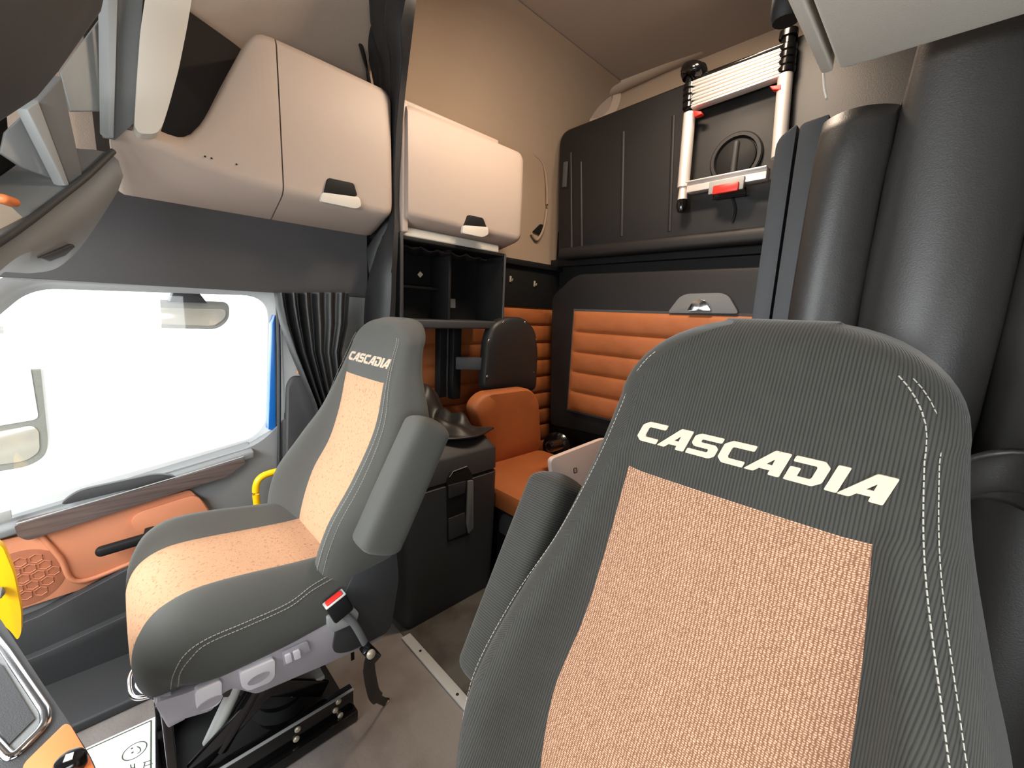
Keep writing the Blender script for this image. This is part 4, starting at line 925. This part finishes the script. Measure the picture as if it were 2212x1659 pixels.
for py, xl, xr in lv:
    a, b = W(xl, py, x=-1.90), W(xr, py, x=-1.90); n = 110; r1, r2 = [], []
    for k in range(n+1):
        u = k/n; p = a.lerp(b, u); L = (b-a).length
        w = math.sin(2*math.pi*6.0*u+0.6*math.sin(u*7)); am = min(0.022, L*0.11)*(0.8+0.4*math.sin(u*5+1))
        r1.append(p+Vector((0.012+am*w, 0, 0))); r2.append(p+Vector((-0.03, 0, 0)))
    rings.append(r1+r2[::-1])
obj('window_curtain', loft(rings), 'curt', None, 'dark pleated curtain gathered beside the passenger window, narrowing downwards', 'curtain')
# belt pad on the pillar with its red tag
t = thing('belt_cover', 'grey padded seat belt cover on the pillar left of the passenger backrest', 'belt cover', W(650, 1000, x=-1.93))
pp = rpoly(pxy([(618, 1005), (621, 832), (634, 812), (690, 818), (700, 1010)], x=-1.965), [0.0, 0.03, 0.03, 0.0, 0.0], 5)
obj('pad', loft([[p+Vector((-0.05, 0, 0)) for p in pp], [p+Vector((-0.01, 0, 0)) for p in pp], [p+Vector((0.002, 0, 0)) for p in inset(pp, 0.97)], [p+Vector((0.006, 0, 0)) for p in inset(pp, 0.85)]]), 'header', t)
obj('red_tag', prism(rpoly(pxy([(643, 808), (645, 786), (672, 790), (672, 812)], x=-1.97), 0.004), (-0.012, 0, 0), 0.003), 'ora', None, 'small orange-red tag showing above the grey belt cover by the passenger window', 'tag')
# yellow grab handles
hl = catmull([W(612, 1016, x=-1.90), W(590, 1020, x=-1.90), W(565, 1030, x=-1.90), W(553, 1050, x=-1.90), W(555, 1090, x=-1.90), W(562, 1150, x=-1.90), W(566, 1190, x=-1.90)], 8)
obj('grab_handle', sweep(hl, 0.0135, n=16), 'yellow', None, 'yellow tubular grab handle behind the passenger seat cushion', 'grab handle')
hl = pxy([(-60, 1130), (-10, 1172), (6, 1182), (30, 1240), (46, 1320), (46, 1368), (38, 1384), (22, 1362), (-20, 1330), (-60, 1300)], x=-1.70)
t = thing('grab_handle', 'broad yellow grab handle cut off by the left edge of the photo', 'grab handle', W(20, 1380, x=-1.70))
obj('grip', prism(rpoly(hl, 0.02), (-0.03, 0, 0), 0.010, 4), 'yellow', t)
obj('bolt_cap', pill(W(-10, 1283, x=-1.68), W(12, 1278, x=-1.68), 0.020, 0.012), 'grey', t)
# ================================================================== OVERHEAD CONSOLE AT THE FRONT (upper left)
t = thing('overhead_console', 'dark overhead console with open bins and pale dividers in the upper left corner', 'console', (-1.4, -0.05, 1.4))
lipx = [(-60, 556, -1.25), (0, 520, -1.35), (60, 478, -1.45), (120, 432, -1.56), (180, 385, -1.66), (238, 330, -1.76)]
lip = catmull([W(a, b, x=c) for a, b, c in lipx], 6)
botp = catmull([W(a, b, x=c) for a, b, c in [(-60, 640, -1.25), (0, 590, -1.35), (70, 590, -1.47), (130, 575, -1.58), (185, 520, -1.68), (232, 440, -1.77)]], 6)
rings = []
for p, q in zip(lip, botp):
    m = p.lerp(q, 0.5); out = Vector((0.04, 0.03, 0))
    back = Vector((-0.02, -0.14, 0.0))
    rings.append([p+back*0.25, p, p.lerp(q, 0.15)+out*0.6, p.lerp(q, 0.45)+out, p.lerp(q, 0.75)+out*0.7, q, q+back, p+back+Vector((0, 0, -0.02))])
obj('lower_shell', loft(rings), 'grey', t, angle=60)
obj('lip_edge', sweep([p+Vector((0.008, 0.006, 0.004)) for p in lip], 0.008, n=10), 'dark', t)
# bin interior
rings = []
topx = catmull([W(a, b, x=c) for a, b, c in [(-60, 300, -1.25), (0, 240, -1.35), (60, 190, -1.45), (110, 140, -1.56), (160, 80, -1.66), (222, 20, -1.76)]], 6)
bk2 = Vector((-0.10, -0.20, 0.0))
rings = [[p+bk2*0.2, p+bk2, q+bk2, q+bk2*0.2] for p, q in zip(lip, topx)]
obj('bin_back', loft([[p+bk2, q+bk2, q+bk2*1.1, p+bk2*1.1] for p, q in zip(lip, topx)]), 'darker', t)
obj('bin_floor', loft([[p, p+bk2, p+bk2+Vector((0, 0, -0.01)), p+Vector((0, 0, -0.01))] for p in lip]), 'darker', t)
# pale dividers: panels between the floor and the roof of the bins
def panel(pts, m, nm, d=(-0.012, -0.004, 0), bv=0.003, lab=None):
    obj(nm, prism([W(a, b, x=c) for a, b, c in pts], d, bv), m, t, label=lab)
panel([(130, 155, -1.74), (222, 32, -1.80), (226, 240, -1.80), (152, 240, -1.76)], 'greyl', 'bin_panel', lab='pale back panel of the bin')
panel([(10, 285, -1.60), (52, 246, -1.62), (120, 388, -1.66), (48, 362, -1.62), (0, 330, -1.58)], 'greyl', 'bin_panel', lab='pale back panel of the bin')
panel([(232, -20, -1.74), (256, -20, -1.74), (247, 300, -1.77), (235, 290, -1.77)], 'greyl', 'divider_edge', (-0.02, -0.02, 0))
panel([(256, -20, -1.76), (312, -20, -1.77), (290, 268, -1.79), (249, 304, -1.79)], 'grey', 'divider', (-0.01, -0.03, 0))
panel([(58, 236, -1.56), (84, 218, -1.57), (152, 402, -1.62), (140, 402, -1.61)], 'greyl', 'divider_edge', (-0.02, -0.02, 0))
panel([(84, 218, -1.58), (134, 165, -1.60), (180, 385, -1.66), (152, 402, -1.64)], 'grey', 'divider', (-0.01, -0.03, 0))
panel([(-60, -60, -1.15), (240, -60, -1.50), (222, 28, -1.50), (130, 158, -1.42), (80, 214, -1.38), (-60, 310, -1.20)], 'dark', 'roof_fascia', (-0.06, -0.05, 0.02), 0.01)
hx = [(58, 556, -1.42), (100, 540, -1.48), (135, 526, -1.54), (141, 533, -1.55), (118, 553, -1.51), (84, 566, -1.46)]
obj('latch', prism([W(a, b, x=c)+Vector((0.030, 0.020, 0)) for a, b, c in hx], (-0.03, -0.02, 0), 0.004), 'dark', t)
panel([(-30, 430, -1.40), (26, 448, -1.45), (66, 486, -1.48), (-30, 545, -1.36)], 'beigel', 'paper_sheet', (0.0, 0.0, -0.004), 0.0)
obj('toy_clip', pill(W(-6, 425, x=-1.44), W(36, 440, x=-1.47), 0.014, 0.010), 'ora', None, 'small orange item lying in the overhead bin at the left edge', 'trinket')
t = thing('roof_pillar', 'pale upright roof pillar at the front end of the notched locker', 'pillar', W(330, 300, x=-1.70))
A = [W(a, b, x=-1.74) for a, b in [(318, -40), (304, 60), (298, 160), (294, 270), (312, 290), (340, 288)]]
B2 = [W(a, b, x=-1.74) for a, b in [(420, -40), (400, 70), (385, 160), (366, 230), (352, 270), (340, 288)]]
pl_ = pxy([(322, -60), (304, 60), (296, 170), (290, 272), (300, 288), (338, 290), (352, 270), (366, 225), (386, 150), (404, 60), (424, -60)], x=-1.735)
obj('pillar', prism(rpoly(pl_, 0.02), (-0.10, 0.0, 0), 0.022, 5), 'beigel', t)
# dark sheet put in for the shade inside the notch
struct('notch_shade_sheet', prism(rpoly([(-2.055, 0.02, 1.75), (-2.055, 0.56, 1.75), (-2.055, 0.56, 2.24), (-2.055, 0.44, 2.30), (-2.055, 0.26, 2.36), (-2.055, 0.02, 2.42)], 0.02), (0.02, 0, 0), 0.004), 'notch_shade')
# ================================================================== DASH CORNER, LOWER LEFT
t = thing('dash_console', 'dark dashboard corner with a bright framed opening at the lower left', 'dashboard', (-0.85, -0.16, 0.4))
ZD = 0.75
def zp(pts, z): return [W(a, b, z=z) for a, b in pts]
ds_ = zp([(-60, 1290), (0, 1335), (95, 1480), (150, 1560), (200, 1640), (230, 1720), (-60, 1800)], ZD)
obj('body', prism(rpoly(ds_, 0.02), (0, 0, -0.16), 0.006, 3), 'dark', t)
fr = rpoly(zp([(-50, 1330), (10, 1405), (98, 1536), (98, 1566), (24, 1640), (-50, 1560)], ZD+0.002), 0.012)
obj('bezel', sweep(fr, 0.006, 0.004, n=10, closed=True), 'chrome', t)
obj('screen', prism(inset(fr, 0.94), (0, 0, -0.004)), 'grey', t)
obj('tray', prism([p+Vector((0, 0, 0.002)) for p in zp([(-40, 1420), (5, 1440), (60, 1530), (75, 1555), (20, 1610), (-40, 1520)], ZD+0.002)], (0, 0, -0.002)), 'dark', t)
og = rpoly(zp([(48, 1652), (140, 1562), (152, 1566), (196, 1640), (230, 1720), (60, 1720)], ZD+0.004), 0.008)
obj('orange_panel', prism(og, (0, 0, -0.03), 0.004), 'ora', t, label='bright orange lower panel of the dashboard')
kp = W(152, 1652, z=ZD+0.01)
k_ = obj('control_knob', lathe([(0.015, -0.005), (0.015, 0.006), (0.013, 0.010), (0.010, 0.011), (0, 0.011)], kp, (0, 0, 1), 28), 'gloss', t)
obj('knob_mark', prism([kp+Vector((x, y, 0.0112)) for x, y in ((-0.006, -0.003), (0.004, -0.005), (0.006, 0.003), (-0.004, 0.004))], (0, 0, 0.0008)), 'alus', k_)
# white carton with a drawn smile under the front of the passenger seat
t = thing('white_carton', 'white cardboard box with a drawn smiling face, on the floor by the passenger seat', 'box', W(300, 1640, z=0.0))
ZX = 0.10
a, b = W(190, 1613, z=ZX), W(336, 1547, z=ZX); u = (b-a).normalized(); v = Vector((u.y, -u.x, 0))
if v.x < 0: v = -v
bx4 = [a-u*0.12, b, b+v*0.24, a-u*0.12+v*0.24]
obj('carton', prism(bx4, (0, 0, -ZX+0.002), 0.002), 'white', t)
lw = bmesh.new()
def fl(p, q, w=0.0016): merge(lw, prism([p-(q-p).normalized().cross(Vector((0, 0, 1)))*w, p+(q-p).normalized().cross(Vector((0, 0, 1)))*w, q+(q-p).normalized().cross(Vector((0, 0, 1)))*w, q-(q-p).normalized().cross(Vector((0, 0, 1)))*w], (0, 0, 0.0006)))
ins_ = 0.010
i0, i1, i2 = bx4[0]+v*ins_, bx4[1]-u*ins_+v*ins_, bx4[2]-u*ins_
up = Vector((0, 0, 0.0004))
fl(i0+up, i1+up); fl(i1+up, i2+up)
obj('border_line', lw, 'ink', t)
sm = bmesh.new(); sc_ = W(291, 1622, z=ZX)+up
eu, ev = (W(310, 1605, z=ZX)-W(275, 1640, z=ZX)), None
rad = (W(318, 1612, z=ZX)-W(266, 1632, z=ZX)).length*0.5
circ = [sc_+Vector((rad*math.cos(t_), rad*math.sin(t_), 0)) for t_ in [2*math.pi*k/40 for k in range(40)]]
merge(sm, sweep(circ, 0.0013, 0.0006, n=6, closed=True))
for px, py in ((285, 1617), (286, 1626)): merge(sm, lathe([(0.0026, 0), (0.0026, 0.0006)], W(px, py, z=ZX)+up, n=10))
merge(sm, sweep(catmull([W(a_, b_, z=ZX)+up for a_, b_ in ((296, 1613), (302, 1616), (303, 1623), (297, 1628))], 6), 0.0013, 0.0006, n=6))
obj('smile_drawing', sm, 'ink', t)
wr_ = bmesh.new()
for s in ([(309, 1648), (328, 1642)], [(313, 1655), (330, 1649)], [(310, 1660), (313, 1648)], [(282, 1652), (284, 1664)], [(290, 1650), (291, 1660)], [(283, 1660), (292, 1657)]):
    merge(wr_, sweep([W(*s[0], z=ZX)+up, W(*s[1], z=ZX)+up], 0.0012, 0.0006, n=6))
obj('pen_strokes', wr_, 'ink', t)
# lamps of the sleeper ceiling (their light is set at the top)
for i, (x, y) in enumerate(((-1.0, 1.35), (-0.75, 1.85))):
    tt = thing('ceiling_lamp', ('rectangular warm lamp on the sleeper ceiling, nearer the front', 'rectangular warm lamp on the sleeper ceiling, nearer the rear wall')[i], 'lamp', (x, y, 2.82), 'lamps of the sleeper ceiling')
    obj('housing', box(x-0.19, x+0.19, y-0.13, y+0.13, 2.825, 2.85, 0.01), 'beigel', tt)
    obj('diffuser', box(x-0.16, x+0.16, y-0.10, y+0.10, 2.815, 2.828, 0.004), 'lamp', tt)
